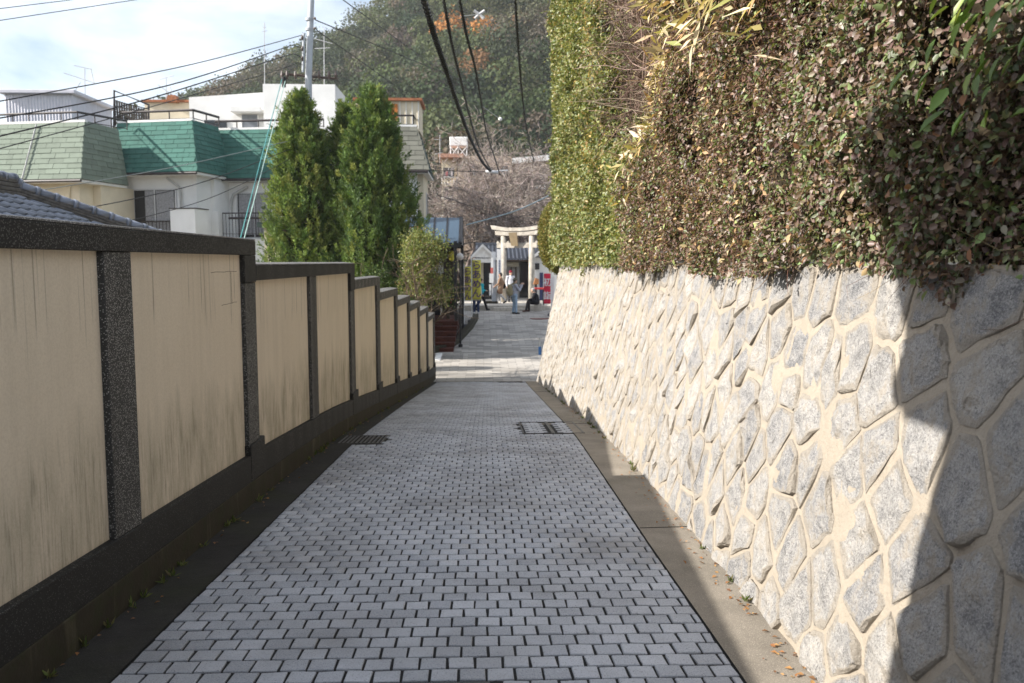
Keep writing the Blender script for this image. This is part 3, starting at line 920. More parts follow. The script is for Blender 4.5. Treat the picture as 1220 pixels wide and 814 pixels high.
MB().box(a0[0] - .3, a1[0], 36.55, 36.597, a1[2], a0[2]).build('panel', M_ORANGE, H4)
for x in np.linspace(a1[0] + .1, p1[0] - .05, 4): MB().box(x - .015, x + .015, 36.57, 36.597, 7.1, p0[2] - .06).build('batten', M_WHITE, H4)
rail_run(H4, [(-6.1, 35.85, 7.1), (-2.9, 35.85, 7.1), (-2.85, 38.4, 7.1)], .42, M_RAIL, .9, .03)

# gutters and air conditioners
def gutter(root, x0, x1, y, z):
    MB().tube([(x0, y, z), (x1, y, z)], .05, 8).build('gutter', M_RAIL, root)
gutter(H, -20.9, -13.7, 29.96, 4.24); gutter(H2, -14.0, -10.4, 31.96, 4.72); gutter(H3, -10.5, -6.3, 33.8, 4.66); gutter(H4, -6.1, -2.25, 34.95, 5.13)
def aircon(root, x, y, z):
    u = MB().box(x, x + .78, y, y + .28, z, z + .55).build('air_conditioner', M_CREAM, root, .02)
    MB().tube([(x + .30, y - .012, z + .28), (x + .30, y + .01, z + .28)], .21, 18).build('fan_grille', M_RAIL, u)
    for dx_ in (.08, .62): MB().box(x + dx_, x + dx_ + .08, y + .02, y + .26, z - .08, z - .001).build('foot', M_RAIL, u)
aircon(H, -15.3, 30.12, 2.95); aircon(H3, -7.6, 33.95, 2.0); aircon(H2, -11.15, 31.9, 3.0) if False else None
MB().tube([(-14.6, 30.4, 3.2), (-14.5, 30.42, 4.1)], .04, 6).build('duct', M_CREAM, H)
for x, zt_ in ((-18.5, 4.1), (-16.9, 4.1)): MB().box(x, x + 1.0, 30.42, 30.447, 2.6, 3.7).build('window', M_GLASS, H)
for h_, a_ in ((H, -12), (H2, -13), (H3, -9)): h_.rotation_euler.z = R(a_)       # the row stands a little askew to the lane
# --- roof shed and lattice
T = thing('roof_shed', (-17, 34, 6.4), 'pale corrugated shed standing on the faded green roof', 'shed')
a0, a1 = at(5, 112, 33.0), at(86, 112, 33.0)
zt = a0[2]
mb = MB()
n = 44
xs = np.linspace(a0[0], a1[0], n + 1)
mb.add([(x, 33.0 - .025 * (i % 2), z) for i, x in enumerate(xs) for z in (6.3, zt)], [(2*i, 2*i+2, 2*i+3, 2*i+1) for i in range(n)])
mb.build('wall', M_SHED, T)
yb = 36.4
ys_ = np.linspace(33.0, yb, n + 1)
mb = MB(); mb.add([(a1[0] + .002 + .025 * (i % 2), y, z) for i, y in enumerate(ys_) for z in (6.3, zt)], [(2*i, 2*i+2, 2*i+3, 2*i+1) for i in range(n)])
mb.build('side_wall', M_SHED, T)
MB().box(a0[0] - .15, a1[0] + .18, 32.8, yb + .1, zt + .002, zt + .14).build('roof', M_SHED, T, .02)
T = thing('roof_screen', (-13.4, 35.2, 6.4), 'dark lattice screen with sloping rail on the townhouse roof', 'screen')
pts = [at(136, 152, 35), at(136, 108, 35), at(177, 125, 35), at(177, 152, 35)]
MB().tube(pts, .05, 6).build('frame', M_RAIL, T)
for k in range(14):
    t = (k + .6) / 14.4
    a = at(136 + 41 * t, 150, 35); b = at(136 + 41 * t, 118 + 14 * t, 35)
    MB().box(a[0] - .035, a[0] + .035, 34.98, 35.01, a[2], b[2]).build('slat', M_WOOD_DK, T)
for k in range(5):
    z0 = at(136, 146 - 6.5 * k, 35); z1 = at(177, 148 - 4.5 * k, 35)
    MB().tube([z0 + (0, .04, 0), z1 + (0, .04, 0)], .02, 4).build('rail', M_WOOD_DK, T)

# --- white block behind
def px_box(mb, x0, x1, y0, y1, Y, D):
    a, b = at(x0, y0, Y), at(x1, y1, Y)
    return mb.box(a[0], b[0], Y, Y + D, b[2], a[2])
T = thing('white_block', (-14, 49, gzf(49)), 'flat roofed white building with canopied grey door behind the teal roofs', 'building')
a = at(225, 116, 46); b = at(318, 116, 46)
MB().hexa([(a[0], 46, 0), (b[0], 46, 0), (b[0], 56, 0), (a[0], 56, 0)], [(a[0], 46, a[2]), (b[0], 46, at(318, 110, 46)[2]), (b[0], 56, at(318, 110, 46)[2]), (a[0], 56, a[2])]).build('wall', M_WHITE, T)
a = at(313, 100, 45.2); b = at(400, 150, 45.2)
MB().box(a[0], b[0], 45.2, 55, 0, a[2]).build('tower_wall', M_WHITE, T)
a = at(172, 122, 46.6); b = at(224, 150, 46.6)
MB().box(a[0], at(225, 116, 46)[0] - .005, 46.6, 54, 0, a[2]).build('low_wall', M_CREAM, T)
MB().box(a[0] - .1, at(225, 116, 46)[0] - .01, 46.45, 54, a[2] + .003, a[2] + .12).build('eave', M_RUSTTRIM, T)
a = at(275, 127, 45.4); b = at(314, 134, 45.4)
MB().box(a[0], b[0] - .1, 45.2, 45.99, b[2], a[2]).build('canopy', M_WHITE, T, .02)
a = at(288, 137, 45.9); b = at(307, 158, 45.9)
d = MB().box(a[0], b[0], 45.93, 45.995, b[2] - .6, a[2]).build('door', plain('grey_door', (.20, .22, .25), .5), T)
for x in (a[0] - .06, b[0]): MB().box(x, x + .06, 45.9, 45.99, b[2] - .6, a[2] + .05).build('door_frame', M_WHITE, d)
a = at(243, 143, 45.9); b = at(270, 156, 45.9)
MB().box(a[0], b[0], 45.94, 45.995, b[2], a[2]).build('window', M_GLASS, T)
mb = MB(); c = at(206, 122, 46.4); mb.prism([(c[0] - .3, 46.2, c[2]), (c[0] + .3, 46.2, c[2]), (c[0] + .2, 46.2, c[2] + .35), (c[0] - .2, 46.2, c[2] + .35)], (0, .5, 0)); mb.build('vent', M_RUSTTRIM, T)

# --- antennas
def antenna(px, y0, y1, Y, bars, label):
    b, t = at(px, y1, Y), at(px, y0, Y)
    T = thing('tv_antenna', b, label, 'antenna')
    MB().tube([b - (0, 0, .3), t], .022, 5).build('mast', M_ALU, T)
    for (x0_, y0_, x1_, y1_) in bars: MB().tube([at(x0_, y0_, Y), at(x1_, y1_, Y + .3)], .016, 4).build('boom', M_ALU, T)
antenna(101, 82, 108, 38, [(88, 78, 110, 83), (76, 87, 113, 99), (108, 81, 112, 98), (96, 98, 90, 108)], 'tangled television antenna above the corrugated shed')
antenna(198, 92, 117, 46.6, [(188, 101, 205, 113), (190, 95, 207, 90), (203, 103, 205, 112)], 'small television antenna on the rusty roof vent')
antenna(315, 27, 101, 46, [(312, 38, 318, 37), (313, 33, 317, 33)], 'tall thin whip antenna on the white building')
antenna(386, 32, 100, 48, [(374, 46, 396, 52), (375, 58, 393, 57)], 'antenna mast with cross bars beside the grey pole')
antenna(524, 161, 190, 66, [(517, 166, 526, 167), (518, 184, 527, 182)], 'antenna mast beside the roof water tank')

# --- tiled roof house just behind the wall
def mk_tile(name, c):
    m = MT(name, .24, .6)
    c = np.array(c)
    b = m.mix(m.rnd(), tuple(c * .7), tuple(c * 1.35))
    m.color(m.mix(m.math('MULTIPLY', m.noise(9, 5), .5), b, tuple(c * .5))); m.bump(m.noise(40, 3), .15, .004)
    return m.m
M_KAWARA = mk_tile('smoked_clay_tile', (.15, .17, .215))
M_NOSHI = plain('ridge_course', (.10, .095, .09), .7, .3, .4, 14)
T = thing('tiled_house', (-7.6, 9, gzf(9)), 'old house with glossy blue grey clay tile hip roof behind the wall', 'house')
RX, RY, RZ, PT = -7.57, 14.0, 2.52, .44
EX = -4.6
def east(x, y): return RZ - PT * (x - RX)
d_ = EX - RX
mb = MB()
zE = east(EX, 0)
mb.add([(RX, 2.0, RZ - .06), (EX, 2.0, zE - .06), (EX, RY + d_, zE - .06), (RX, RY, RZ - .06), (2*RX - EX, RY + d_, zE - .06), (2*RX - EX, 2.0, zE - .06)],
       [(0, 1, 2, 3), (3, 2, 4), (0, 3, 4, 5), (0, 5, 1)])
mb.build('roof', M_NOSHI, T)
MB().box(2*RX - EX + .6, EX - .6, 2.6, RY + d_ - .6, gzf(12) - 1, zE - .1).build('wall', M_CREAM, T)
# pan tiles
prof = [(0, .0), (.035, .035), (.075, .045), (.115, .03), (.15, .0), (.20, -.012), (.25, -.006), (.27, 0)]
tl = .26
V = []; F = []
for k, (dx_, dz_, ) in enumerate([(0, 0), (1, 0)]):
    for u, h in prof: V.append((dx_ * (tl + .03), u, h + (.026 if dx_ else .0)))
for u, h in prof: V.append((tl + .03, u, h + .008))
n = len(prof)
F = [(k, k + 1, n + k + 1, n + k) for k in range(n - 1)] + [(n + k, n + k + 1, 2*n + k + 1, 2*n + k) for k in range(n - 1)]
tile = bpy.data.meshes.new('roof_tile'); tile.from_pydata(V, [], F); tile.materials.append(M_KAWARA)
tile.polygons.foreach_set('use_smooth', np.ones(len(tile.polygons), bool))
sl = math.atan(PT)
cands = []
nrow = int(math.hypot(d_, PT * d_) / tl)
for r_ in range(nrow):
    s = r_ * tl * math.cos(sl)
    y = 2.1
    while y < RY + s - .2:
        x = RX + s
        cands.append((x, y, east(x, y) + .0))
        y += .27
def tile_score(c):
    v = np.array(c) - EYE; z = v @ _f
    px, py = 610 + 1000 * (v @ _r) / z, 407 - 1000 * (v @ _u) / z
    return (0 if (-25 < px < 200 and py < 268) else 1, z)
cands.sort(key=tile_score)
roof_o = [c for c in T.children if c.name.startswith('roof')][0]
ang = Matrix.Rotation(sl, 4, 'Y')
V_, F_ = [], []
for k, c in enumerate(cands):
    if k < 280:
        o = bpy.data.objects.new('roof_tile', tile); COL.objects.link(o); o.parent = roof_o
        o.matrix_local = Matrix.Translation((c[0], c[1], c[2] + random.uniform(-.003, .003))) @ ang
    else:
        n0 = len(V_)
        for v in V:
            w_ = ang @ Vector(v); V_.append((c[0] + w_.x, c[1] + w_.y, c[2] + w_.z))
        F_ += [tuple(i + n0 for i in f) for f in F]
if V_: link('tile_field', np_mesh('tile_field', np.array(V_), np.array(F_)), M_KAWARA, roof_o, True)['kind'] = 'stuff'
# ridge and hip: courses of flat tiles under half-round caps
def ridge_line(a, b, h, w, name, lead):
    a, b = np.array(a, float), np.array(b, float)
    e = (b - a) / np.linalg.norm(b - a); L = np.linalg.norm(b - a)
    side = np.cross(e, (0, 0, 1)); side /= np.linalg.norm(side)
    nl = 4
    for k in range(nl):
        z0, z1 = h * k / nl, h * (k + .86) / nl
        ww = w * (1 - .12 * k)
        p = [a + side * ww + (0, 0, z0), b + side * ww + (0, 0, z0), b - side * ww + (0, 0, z0), a - side * ww + (0, 0, z0)]
        q = [v + np.array([0, 0, z1 - z0]) for v in p]
        MB().hexa(p, q).build(name, M_NOSHI, T, .008)
    n = int(L / .30)
    for k in range(n):
        p, q = a + e * (L * k / n) + (0, 0, h), a + e * (L * (k + 1) / n - .004) + (0, 0, h)
        MB().tube([p, q], [.085, .080], 14).build('ridge_tile', M_KAWARA, T, 0, True)
        MB().tube([q - e * .06, q], .096, 14).build('ridge_collar', M_KAWARA, T, 0, True)
ridge_line((RX, 3, RZ - .02), (RX, RY, RZ - .02), .28, .13, 'ridge_course', True)
h1 = d_ * .98
ridge_line((RX + .05, RY + .05, RZ - .05), (RX + h1, RY + h1, RZ - .05 - PT * h1), .20, .12, 'hip_course', True)
MB().tube([(RX, RY - .02, RZ + .18), (RX, RY + .10, RZ + .18)], [.13, .12], 14).build('ridge_end', M_KAWARA, T, 0, True)

# ================================================================== unseen roofed gate, added and shaped to cast the shadow on the stones
T = thing('shadow_gate', (-1.9, .9, gzf(.9)), 'unseen roofed gate added and shaped to cast its shadow on the stone wall', 'gate')
M_TIMBER = plain('old_timber', (.10, .065, .04), .8, .3, .3, 12)
for y in (-.35, 1.68): MB().box(-1.92, -1.70, y, y + .28, gzf(y) - .2, 3.08).build('post', M_TIMBER, T, .01)
MB().box(-1.86, -1.78, -.07, .80, gzf(.4) + .02, 2.6).build('door_leaf', M_TIMBER, T, .008)
MB().box(-1.86, -1.78, .81, 1.68, gzf(1.2) + .02, 2.6).build('door_leaf', M_TIMBER, T, .008)
MB().box(-1.90, -1.72, -.06, 1.67, 2.62, 3.085).build('lintel', M_TIMBER, T, .01)  # made tall to close a lit gap in the cast shadow
rf = MB()
rf.prism([(-1.93, -1.75, 3.98), (-1.93, .4, 4.75), (-1.93, 2.63, 3.95), (-1.93, 2.55, 3.70), (-1.93, 2.38, 3.45), (-1.93, 2.25, 3.09), (-1.93, -1.45, 3.09), (-1.93, -1.65, 3.6)], (.26, 0, 0))  # outline follows the wanted shadow edge, kept thin so the shadow stays narrow
rf.build('roof', M_KAWARA, T)
MB().tube([(-2.0, .4, 4.78), (-1.6, .4, 4.78)], .09, 10).build('ridge_tile', M_KAWARA, T, 0, True)
MB().ball((-1.80, 2.30, 3.17), (.10, .10, .12), 14, 10).build('shadow_bump', M_WHITE, T, 0, True)  # ball added for the round bump in the cast shadow
T = thing('boundary_wall', (-1.9, -3, gzf(-3)), 'upper run of the cream wall beyond the roofed gate', 'wall')
MB().hexa([(-2.0, -7, gzf(-7) - .2), (-1.74, -7, gzf(-7) - .2), (-1.74, -.36, -.2), (-2.0, -.36, -.2)], [(-2.0, -7, 1.9), (-1.74, -7, 1.9), (-1.74, -.36, 1.9), (-2.0, -.36, 1.9)]).build('panel', M_PANEL, T)
MB().box(-2.03, -1.72, -7, -.355, 1.902, 2.03).build('cap', M_AGG_D, T, .008)

# ================================================================== pole and cables
M_POLE = plain('galvanised_pole', (.40, .43, .47), .45, .5, .12, 3, .1)
M_CABLE = plain('black_cable', (.015, .015, .017), .6, .4, .2)
M_TEAL = plain('teal_cable', (.06, .25, .25), .5, .4, .15)
M_INS = plain('porcelain', (.09, .06, .05), .4, .5, .4, 20)
PYY = 31.5
pb = at(367, 250, PYY)
T = thing('utility_pole', (pb[0], PYY, gzf(PYY)), 'galvanised utility pole rising behind the conifers', 'pole')
MB().tube([(pb[0] + .0, PYY, gzf(PYY) - .3), (at(367.5, 95, PYY)[0], PYY, at(367, 95, PYY)[2]), (at(371, 0, PYY)[0], PYY, at(371, 0, PYY)[2]), (at(372.5, -40, PYY)[0], PYY, at(372, -40, PYY)[2])], [.15, .125, .105, .10], 16).build('shaft', M_POLE, T, 0, True)
for y in (22, 34): MB().tube([at(368.5, y, PYY), at(368.5, y + 3, PYY)], .135, 14).build('band', M_POLE, T)
MB().tube([at(362, 40, PYY - .15), at(361, 86, PYY - .15)], .05, 8).build('side_bracket', M_POLE, T)
MB().tube([at(334, 88, PYY - .25), at(402, 94, PYY + .4)], .05, 6).build('cross_arm', M_INS, T)
for x in (336, 342, 352, 380, 392, 400):
    p = at(x, 90, PYY - .1 + (x - 367) * .005); MB().tube([p + (0, 0, .16), p + (0, 0, .10), p, p - (0, 0, .14)], [.02, .045, .06, .03], 8).build('insulator', M_INS, T)
p = at(338, 92, PYY - .3); MB().tube([p, p - (0, 0, .35)], [.09, .07], 8).build('cable_joint', M_CABLE, T)
for y in (45, 58, 70): p = at(360, y, PYY - .2); MB().ball(p, (.05, .05, .09), 8, 6).build('insulator', M_INS, T)
for y in (22, 34): p = at(375, y, PYY - .12); MB().ball(p, .05, 8, 6).build('hook', M_INS, T)

def smooth_pts(pts, n=10):
    pts = [np.array(p, float) for p in pts]
    if len(pts) == 2: pts = [pts[0], (pts[0] + pts[1]) / 2, pts[1]]
    out = []
    for i in range(len(pts) - 1):
        p0, p1, p2, p3 = pts[max(i-1, 0)], pts[i], pts[i+1], pts[min(i+2, len(pts)-1)]
        for k in range(n):
            t = k / n
            out.append(.5 * ((2*p1) + (-p0+p2)*t + (2*p0-5*p1+4*p2-p3)*t*t + (-p0+3*p1-3*p2+p3)*t**3))
    return out + [pts[-1]]
def cable(label, pts, r, mat=None, group=None, ties=0):
    s = smooth_pts(pts)
    mb = MB(); mb.tube(s, r, 6)
    if ties:
        T = thing('cable', s[-1], label, 'cable', group)
        mb.build('strand', mat or M_CABLE, T, 0, True)
        m2 = MB(); m2.tube([p + (r * 1.6 * math.cos(i * 1.3), 0, r * 1.6 * math.sin(i * 1.3)) for i, p in enumerate(smooth_pts(s, ties))], r * .45, 5)
        m2.build('wrap', mat or M_CABLE, T, 0, True)
        return T
    return tag(mb.build('cable', mat or M_CABLE, None, 0, True), label, 'cable', group)
G = 'overhead cables'
def two(px0, py0, Y0, px1, py1, Y1, sag=0.0):
    a, b = at(px0, py0, Y0), at(px1, py1, Y1); m_ = (a + b) / 2; m_[2] -= sag
    return [a, m_, b]
cable('topmost cable running from the pole bracket over the corrugated shed', two(360, 42, PYY, -40, 128, 17, .15), .014, None, G)
cable('thick kinked cable below the topmost one left of the pole', [at(361, 58, PYY), at(348, 54, PYY - .6), at(336, 58, PYY - 1), at(200, 102, 22), at(-40, 148, 17)], .016, None, G)
cable('thick drooping cable third down left of the pole', [at(361, 72, PYY), at(352, 65, PYY - .6), at(336, 68, PYY - 1), at(180, 117, 22), at(-40, 172, 17)], .017, None, G)
cable('lowest kinked cable on the left pole bracket', [at(361, 79, PYY), at(354, 75, PYY - .5), at(330, 84, PYY - 1), at(150, 136, 22), at(-40, 188, 17)], .012, None, G)
cable('thin upper cable crossing open sky', two(-30, 14, 24, 150, -8, 30, .0), .012, None, G)
cable('thin lower cable crossing open sky', two(-30, 29, 24, 220, -9, 30, .0), .012, None, G)
cable('blue green guy cable slanting down over the teal roof', two(336, 94, PYY - .3, 285, 290, 20), .014, M_TEAL, G)
cable('pale green twin guy cable beside the blue green one', two(340, 96, PYY - .3, 289, 292, 20), .014, plain('pale_teal', (.35, .50, .45), .5), G)
cable('thin grey cable strung low across the teal roofs', two(-30, 240, 17, 345, 168, 28, .1), .010, plain('grey_cable', (.25, .28, .28), .5), G)
cable('thin black cable below the grey one across the teal roofs', two(30, 262, 16, 345, 178, 28, .25), .011, None, G)
cable('thin black cable sloping past the lace curtain window', two(60, 285, 15, 345, 190, 28, .3), .009, None, G)
cable('black cable from the pole to the forested hill', two(376, 24, PYY, 560, 100, 60), .02, None, G)
cable('second black cable from the pole to the forested hill', two(377, 36, PYY, 560, 165, 60), .018, None, G)
cable('black cable high beside the pole top against the sky', two(395, -10, PYY, 560, 110, 70), .02, None, G)
def lane_cable(label, pxs, Z, r, ties):
    pts = [atz(x, y, Z) for x, y in pxs]
    d = pts[0] - pts[1]; d /= np.linalg.norm(d)
    pts = [pts[0] + d * 20, pts[0] + d * 6] + pts
    return cable(label, pts, r, None, G, ties)
NZ = 5.25
lane_cable('thick wrapped bundle of cables hanging along the lane', [(505, 0), (520, 50), (533, 88), (548, 132), (561, 166), (574, 192), (584, 204)], NZ, .029, 8)
lane_cable('wrapped cable next to the thick bundle', [(529, 0), (538, 50), (549, 95), (560, 140), (571, 176), (586, 205)], NZ + .05, .017, 8)
lane_cable('wavy cable third along the lane', [(548, 0), (556, 42), (566, 80), (573, 118), (580, 158), (590, 190), (596, 209)], NZ - .05, .015, 8)
lane_cable('lone wrapped cable above the torii', [(614, 0), (618, 60), (622, 110), (628, 155), (636, 192)], NZ + .3, .016, 8)
nd = atz(584, 205, NZ)
cable('level cable reaching from the cable joint to the grey house', [nd, nd + np.array([-3.0, 0, .05]), np.array([at(400, 206, 34.9)[0], 34.9, at(400, 205, 34.9)[2]])], .016, None, G)
T = thing('cable_joint', nd, 'silver joint where the lane cables meet', 'cable joint', None)
MB().tube([nd + (-.2, 0, .03), nd + (.35, 0, -.02)], [.05, .08], 8).build('sleeve', M_ALU, T, 0, True)
MB().tube([nd + (.3, 0, .05), nd + (.75, .1, .08)], .03, 6).build('clamp', M_ALU, T)
cable('grey blue cable low across the bare branches', two(556, 268, 36, 668, 226, 44, .2), .03, plain('blue_grey_cable', (.20, .26, .28), .5), G)
for k, (x0_, y0_, x1_, y1_, lb) in enumerate(((520, 232, 660, 262, 'thin wire sagging in front of the beige flats'), (520, 262, 655, 250, 'thin wire just over the glass porch'))):
    cable(lb, two(x0_, y0_, 40, x1_, y1_, 46, .3), .012, None, G)
for (px, py, lb) in ((571, 17, 'silver cross shaped insulator hanging before the orange tree'), (596, 142, 'white ball marker on a thin wire')):
    c = at(px, py, 40 if py > 100 else 26)
    T = thing('line_fitting', c, lb, 'insulator')
    if py > 100:
        MB().ball(c, .09, 10, 8).build('ball', M_WHITE, T, 0, True); MB().tube([c, at(575, 127, 38)], .012, 4).build('wire', M_ALU, T)
    else:
        for dx_, dz_ in ((.16, .10), (-.16, .10), (.13, -.13), (-.13, -.13)): MB().tube([c, c + (dx_, 0, dz_)], [.035, .05], 6).build('arm', M_ALU, T)
        MB().tube([c, atz(548, 20, NZ - .05) + (0, 0, 0)], .008, 4).build('wire', M_ALU, T)

# ================================================================== mid-distance flats
T = thing('apartment_block', (at(545, 250, 72)[0], 72, gzf(70)), 'beige flats with salmon roof edge, balconies and laundry', 'building')
Y = 72.0
a, b = at(527, 184, Y), at(606, 184, Y)
px_box(MB(), 545, 610, 186, 300, Y, 8).build('wall', M_BEIGE, T)
px_box(MB(), 526, 544.8, 188, 300, Y + .8, 7).build('balcony_wall', M_CREAM, T)
mb = MB(); a, b = at(522, 183, Y - .6), at(552, 187.5, Y - .6); mb.box(a[0], b[0], Y - .6, Y + 8, b[2], a[2]); mb.build('roof_edge', plain('salmon_paint', (.42, .23, .16), .7), T)
for (y0_, y1_) in ((200, 211), (223, 235), (245, 257)):
    f = px_box(MB(), 528, 541, y0_, y1_, Y + .72, .06).build('window', M_GLASS, T)
    px_box(MB(), 534, 535, y0_, y1_, Y + .66, .05).build('frame', M_ALU, f)
    g0, g1 = at(526, y1_ + 1, Y), at(544, y1_ + 9, Y)
    rail_run(T, [(g0[0], Y + .1, g1[2]), (g1[0], Y + .1, g1[2])], .62, M_WHITE, .25, .03)
    MB().box(g0[0], g1[0], Y + .05, Y + .75, g1[2] - .12, g1[2]).build('balcony_slab', M_CREAM, T)
for x, c_ in ((531, (.45, .05, .07)), (534, (.05, .05, .07)), (537, (.55, .5, .5))):
    px_box(MB(), x, x + 2.4, 204, 209.5, Y - .02, .03).build('laundry', plain('cloth', c_, .9), T)
for x, y0_ in ((560, 198), (578, 198), (596, 198), (563, 232), (582, 232)):
    f = px_box(MB(), x, x + 9, y0_, y0_ + 11, Y - .04, .06).build('window', M_GLASS, T)
    px_box(MB(), x + 4, x + 5, y0_, y0_ + 11, Y - .08, .04).build('frame', M_ALU, f)
T = thing('water_tank', at(546, 188, 74), 'white roof water tank on steel legs', 'water tank')
px_box(MB(), 535.5, 557, 163, 174, 73, 1.5).build('tank', M_WHITE, T, .06)
for x in (537, 546, 556):
    for dY in (73.1, 74.3): MB().tube([at(x, 174, dY), at(x, 187, dY)], .06, 5).build('leg', M_ALU, T)
for x0_, x1_ in ((537, 546), (546, 537), (546, 556), (556, 546)): MB().tube([at(x0_, 175, 73.05), at(x1_, 187, 73.05)], .035, 4).build('brace', M_ALU, T)
T = thing('long_roof_building', at(628, 250, 80), 'low white building with pale flat roof behind the bare cherry trees', 'building')
px_box(MB(), 596, 665, 190, 300, 80, 8).build('wall', M_BEIGE, T)
a, b = at(592, 190, 79.4), at(660, 184, 79.4)
MB().hexa([(a[0], 79.4, a[2] - .5), (b[0], 79.4, b[2] - .5), (b[0], 88, b[2] - .5), (a[0], 88, a[2] - .5)], [(a[0], 79.4, a[2]), (b[0], 79.4, b[2]), (b[0], 88, b[2]), (a[0], 88, a[2])]).build('roof', M_WHITE, T)
for x in (606, 622, 638):
    f = px_box(MB(), x, x + 11, 207, 220, 79.94, .055).build('window', M_GLASS, T)
    px_box(MB(), x - 1, x + 12, 220, 226, 79.8, .18).build('balcony', M_WHITE, f)
px_box(MB(), 629, 633, 203, 208, 79.7, .05).build('laundry', plain('red_cloth', (.45, .04, .06), .9), T)

# ================================================================== shop with glass porch and brick steps
M_BRICK = None
def mk_brick():
    m = MT('brick', .85, .3)
    r = m.mix(m.rnd(), (.06, .022, .017), (.12, .042, .03))
    m.color(m.mix(m.math('MULTIPLY', m.noise(14, 4), .6), r, (.06, .025, .02))); m.bump(m.noise(50, 3), .3, .006)
    return m.m
M_BRICK = mk_brick()
M_BLACK = plain('black_steel', (.012, .012, .014), .45, .5, .2)
M_BGLASS = MT('blue_roof_glass', .18, .6).color((.05, .085, .125)).m
T = thing('brick_steps', (-1.9, 29.5, gzf(29)), 'dark red brick steps climbing to the porch', 'steps')
g0 = gzf(28.9)
brickm = {}
def brick_row(parent, p, e, L, h, dpt, seed):
    """a course of bricks from p along e (unit), each its own block"""
    rr = random.Random(seed); s = -rr.choice((0, .13)); e = np.array(e, float); nrm = np.array([-e[1], e[0], 0])
    while s < L:
        s0, s1 = max(0, s), min(L, s + .25)
        if s1 - s0 > .04:
            key = (round(s1 - s0, 2), h, dpt)
            if key not in brickm: brickm[key] = MB().box(0, s1 - s0 - .012, 0, dpt, 0, h - .012).mesh('brick', .006, 1); brickm[key].materials.append(M_BRICK)
            o = bpy.data.objects.new('brick', brickm[key]); COL.objects.link(o); o.parent = parent
            M = Matrix.Identity(4)
            for i in range(3): M[i][0] = e[i]; M[i][1] = nrm[i]; M[i][3] = (p + e * s0)[i]
            o.matrix_local = Matrix.Translation(-Vector(parent.location)) @ M if parent.name in WORLDP else M
        s += .26
STEPS = 6
for k in range(STEPS):
    y0 = 29.1 + .34 * k; z0 = g0 + .165 * k
    st_ = MB().box(-2.2, -1.05 + .02 * k, y0 + .02, 31.6, z0 - (.5 if k == 0 else .02), z0 + .15).build('step', M_BRICK, T)
    brick_row(st_, np.array([-2.2, y0, z0 + .075]), (1, 0, 0), 1.17 + .02 * k, .09, .3, k)
    brick_row(st_, np.array([-2.2, y0 + .012, z0 - .01]), (1, 0, 0), 1.17 + .02 * k, .083, .1, k + 9)
TOPZ = g0 + .165 * STEPS
cur = [(-2.3, 28.75), (-1.9, 28.8), (-1.35, 29.6), (-1.02, 31), (-.78, 33), (-.55, 35), (-.38, 37.5), (-.35, 38.4)]
T = thing('kerb_wall', (-1.0, 33, gzf(33)), 'low curved dark kerb sweeping round the shop', 'kerb')
for a, b in zip(cur[:-1], cur[1:]):
    a, b = np.array(a), np.array(b); n = np.array([b[1]-a[1], -(b[0]-a[0])]); n = n / np.linalg.norm(n) * .12
    q = lambda p, o_, z: (p[0] + n[0]*o_, p[1] + n[1]*o_, gzf(p[1]) + z)
    MB().hexa([q(a, 1, -.2), q(b, 1, -.2), q(b, -1, -.2), q(a, -1, -.2)][::-1], [q(a, 1, .2), q(b, 1, .2), q(b, -1, .2), q(a, -1, .2)][::-1]).build('kerb_stone', M_PLINTH, T, .01)
T = thing('shop', (-3.5, 36, gzf(36)), 'dark fronted shop with blue glass porch on black steel posts', 'shop')
for (x, y) in ((-1.02, 31.0), (-.85, 34.2), (-3.1, 31.0)):
    MB().box(x - .055, x + .055, y - .055, y + .055, gzf(y) - .1, 2.2).build('post', M_BLACK, T)
e0, r0, e1 = (31.0, 2.1), (32.6, 3.1), (34.3, 2.1)
x0, x1 = -3.3, -.88
for (a, b) in ((e0, r0), (r0, e1)):
    for k in range(5):
        xa = x0 + (x1 - x0) * k / 5 + .03; xb_ = x0 + (x1 - x0) * (k + 1) / 5 - .03
        MB().prism([(xa, a[0], a[1] + .02), (xb_, a[0], a[1] + .02), (xb_, b[0], b[1] + .02), (xa, b[0], b[1] + .02)], (0, 0, .02)).build('roof_pane', M_BGLASS, T)
    for k in range(6):
        x = x0 + (x1 - x0) * k / 5
        MB().prism([(x - .03, a[0], a[1]), (x + .03, a[0], a[1]), (x + .03, b[0], b[1]), (x - .03, b[0], b[1])], (0, 0, .075)).build('glazing_bar', M_BLACK, T)
    MB().box(x0 - .05, x1 + .05, a[0] - .06 if a is e0 else b[0] - .06, (a[0] if a is e0 else b[0]) + .06, 1.98, 2.10).build('beam', M_BLACK, T)
MB().prism([(x1 + .04, 31.0, 2.1), (x1 + .04, 34.3, 2.1), (x1 + .04, 32.6, 3.12)], (.03, 0, 0)).build('gable_pane', M_BGLASS, T)
for a, b in ((e0, r0), (r0, e1)): MB().tube([(x1 + .06, a[0], a[1] + .03), (x1 + .06, b[0], b[1] + .03)], .05, 5).build('gable_bar', M_BLACK, T)
MB().box(-3.4, -1.0, 31.6, 34.2, gzf(32) - .4, TOPZ).build('landing', M_BRICK, T)
MB().box(-7, -1.2, 34.2, 38.3, gzf(36) - .3, 2.6).build('wall', plain('dark_timber_wall', (.055, .04, .03), .8), T)
MB().box(-8.2, -1.0, 33.9, 38.6, 2.603, 2.8).build('roof', M_BLACK, T)
MB().box(-8.0, -3.45, 31.2, 34.18, gzf(31) - .5, 2.7).build('main_wall', M_CREAM, T)
MB().box(-8.2, -3.42, 31.0, 33.88, 2.703, 2.88).build('main_roof', M_SH_DARK, T)
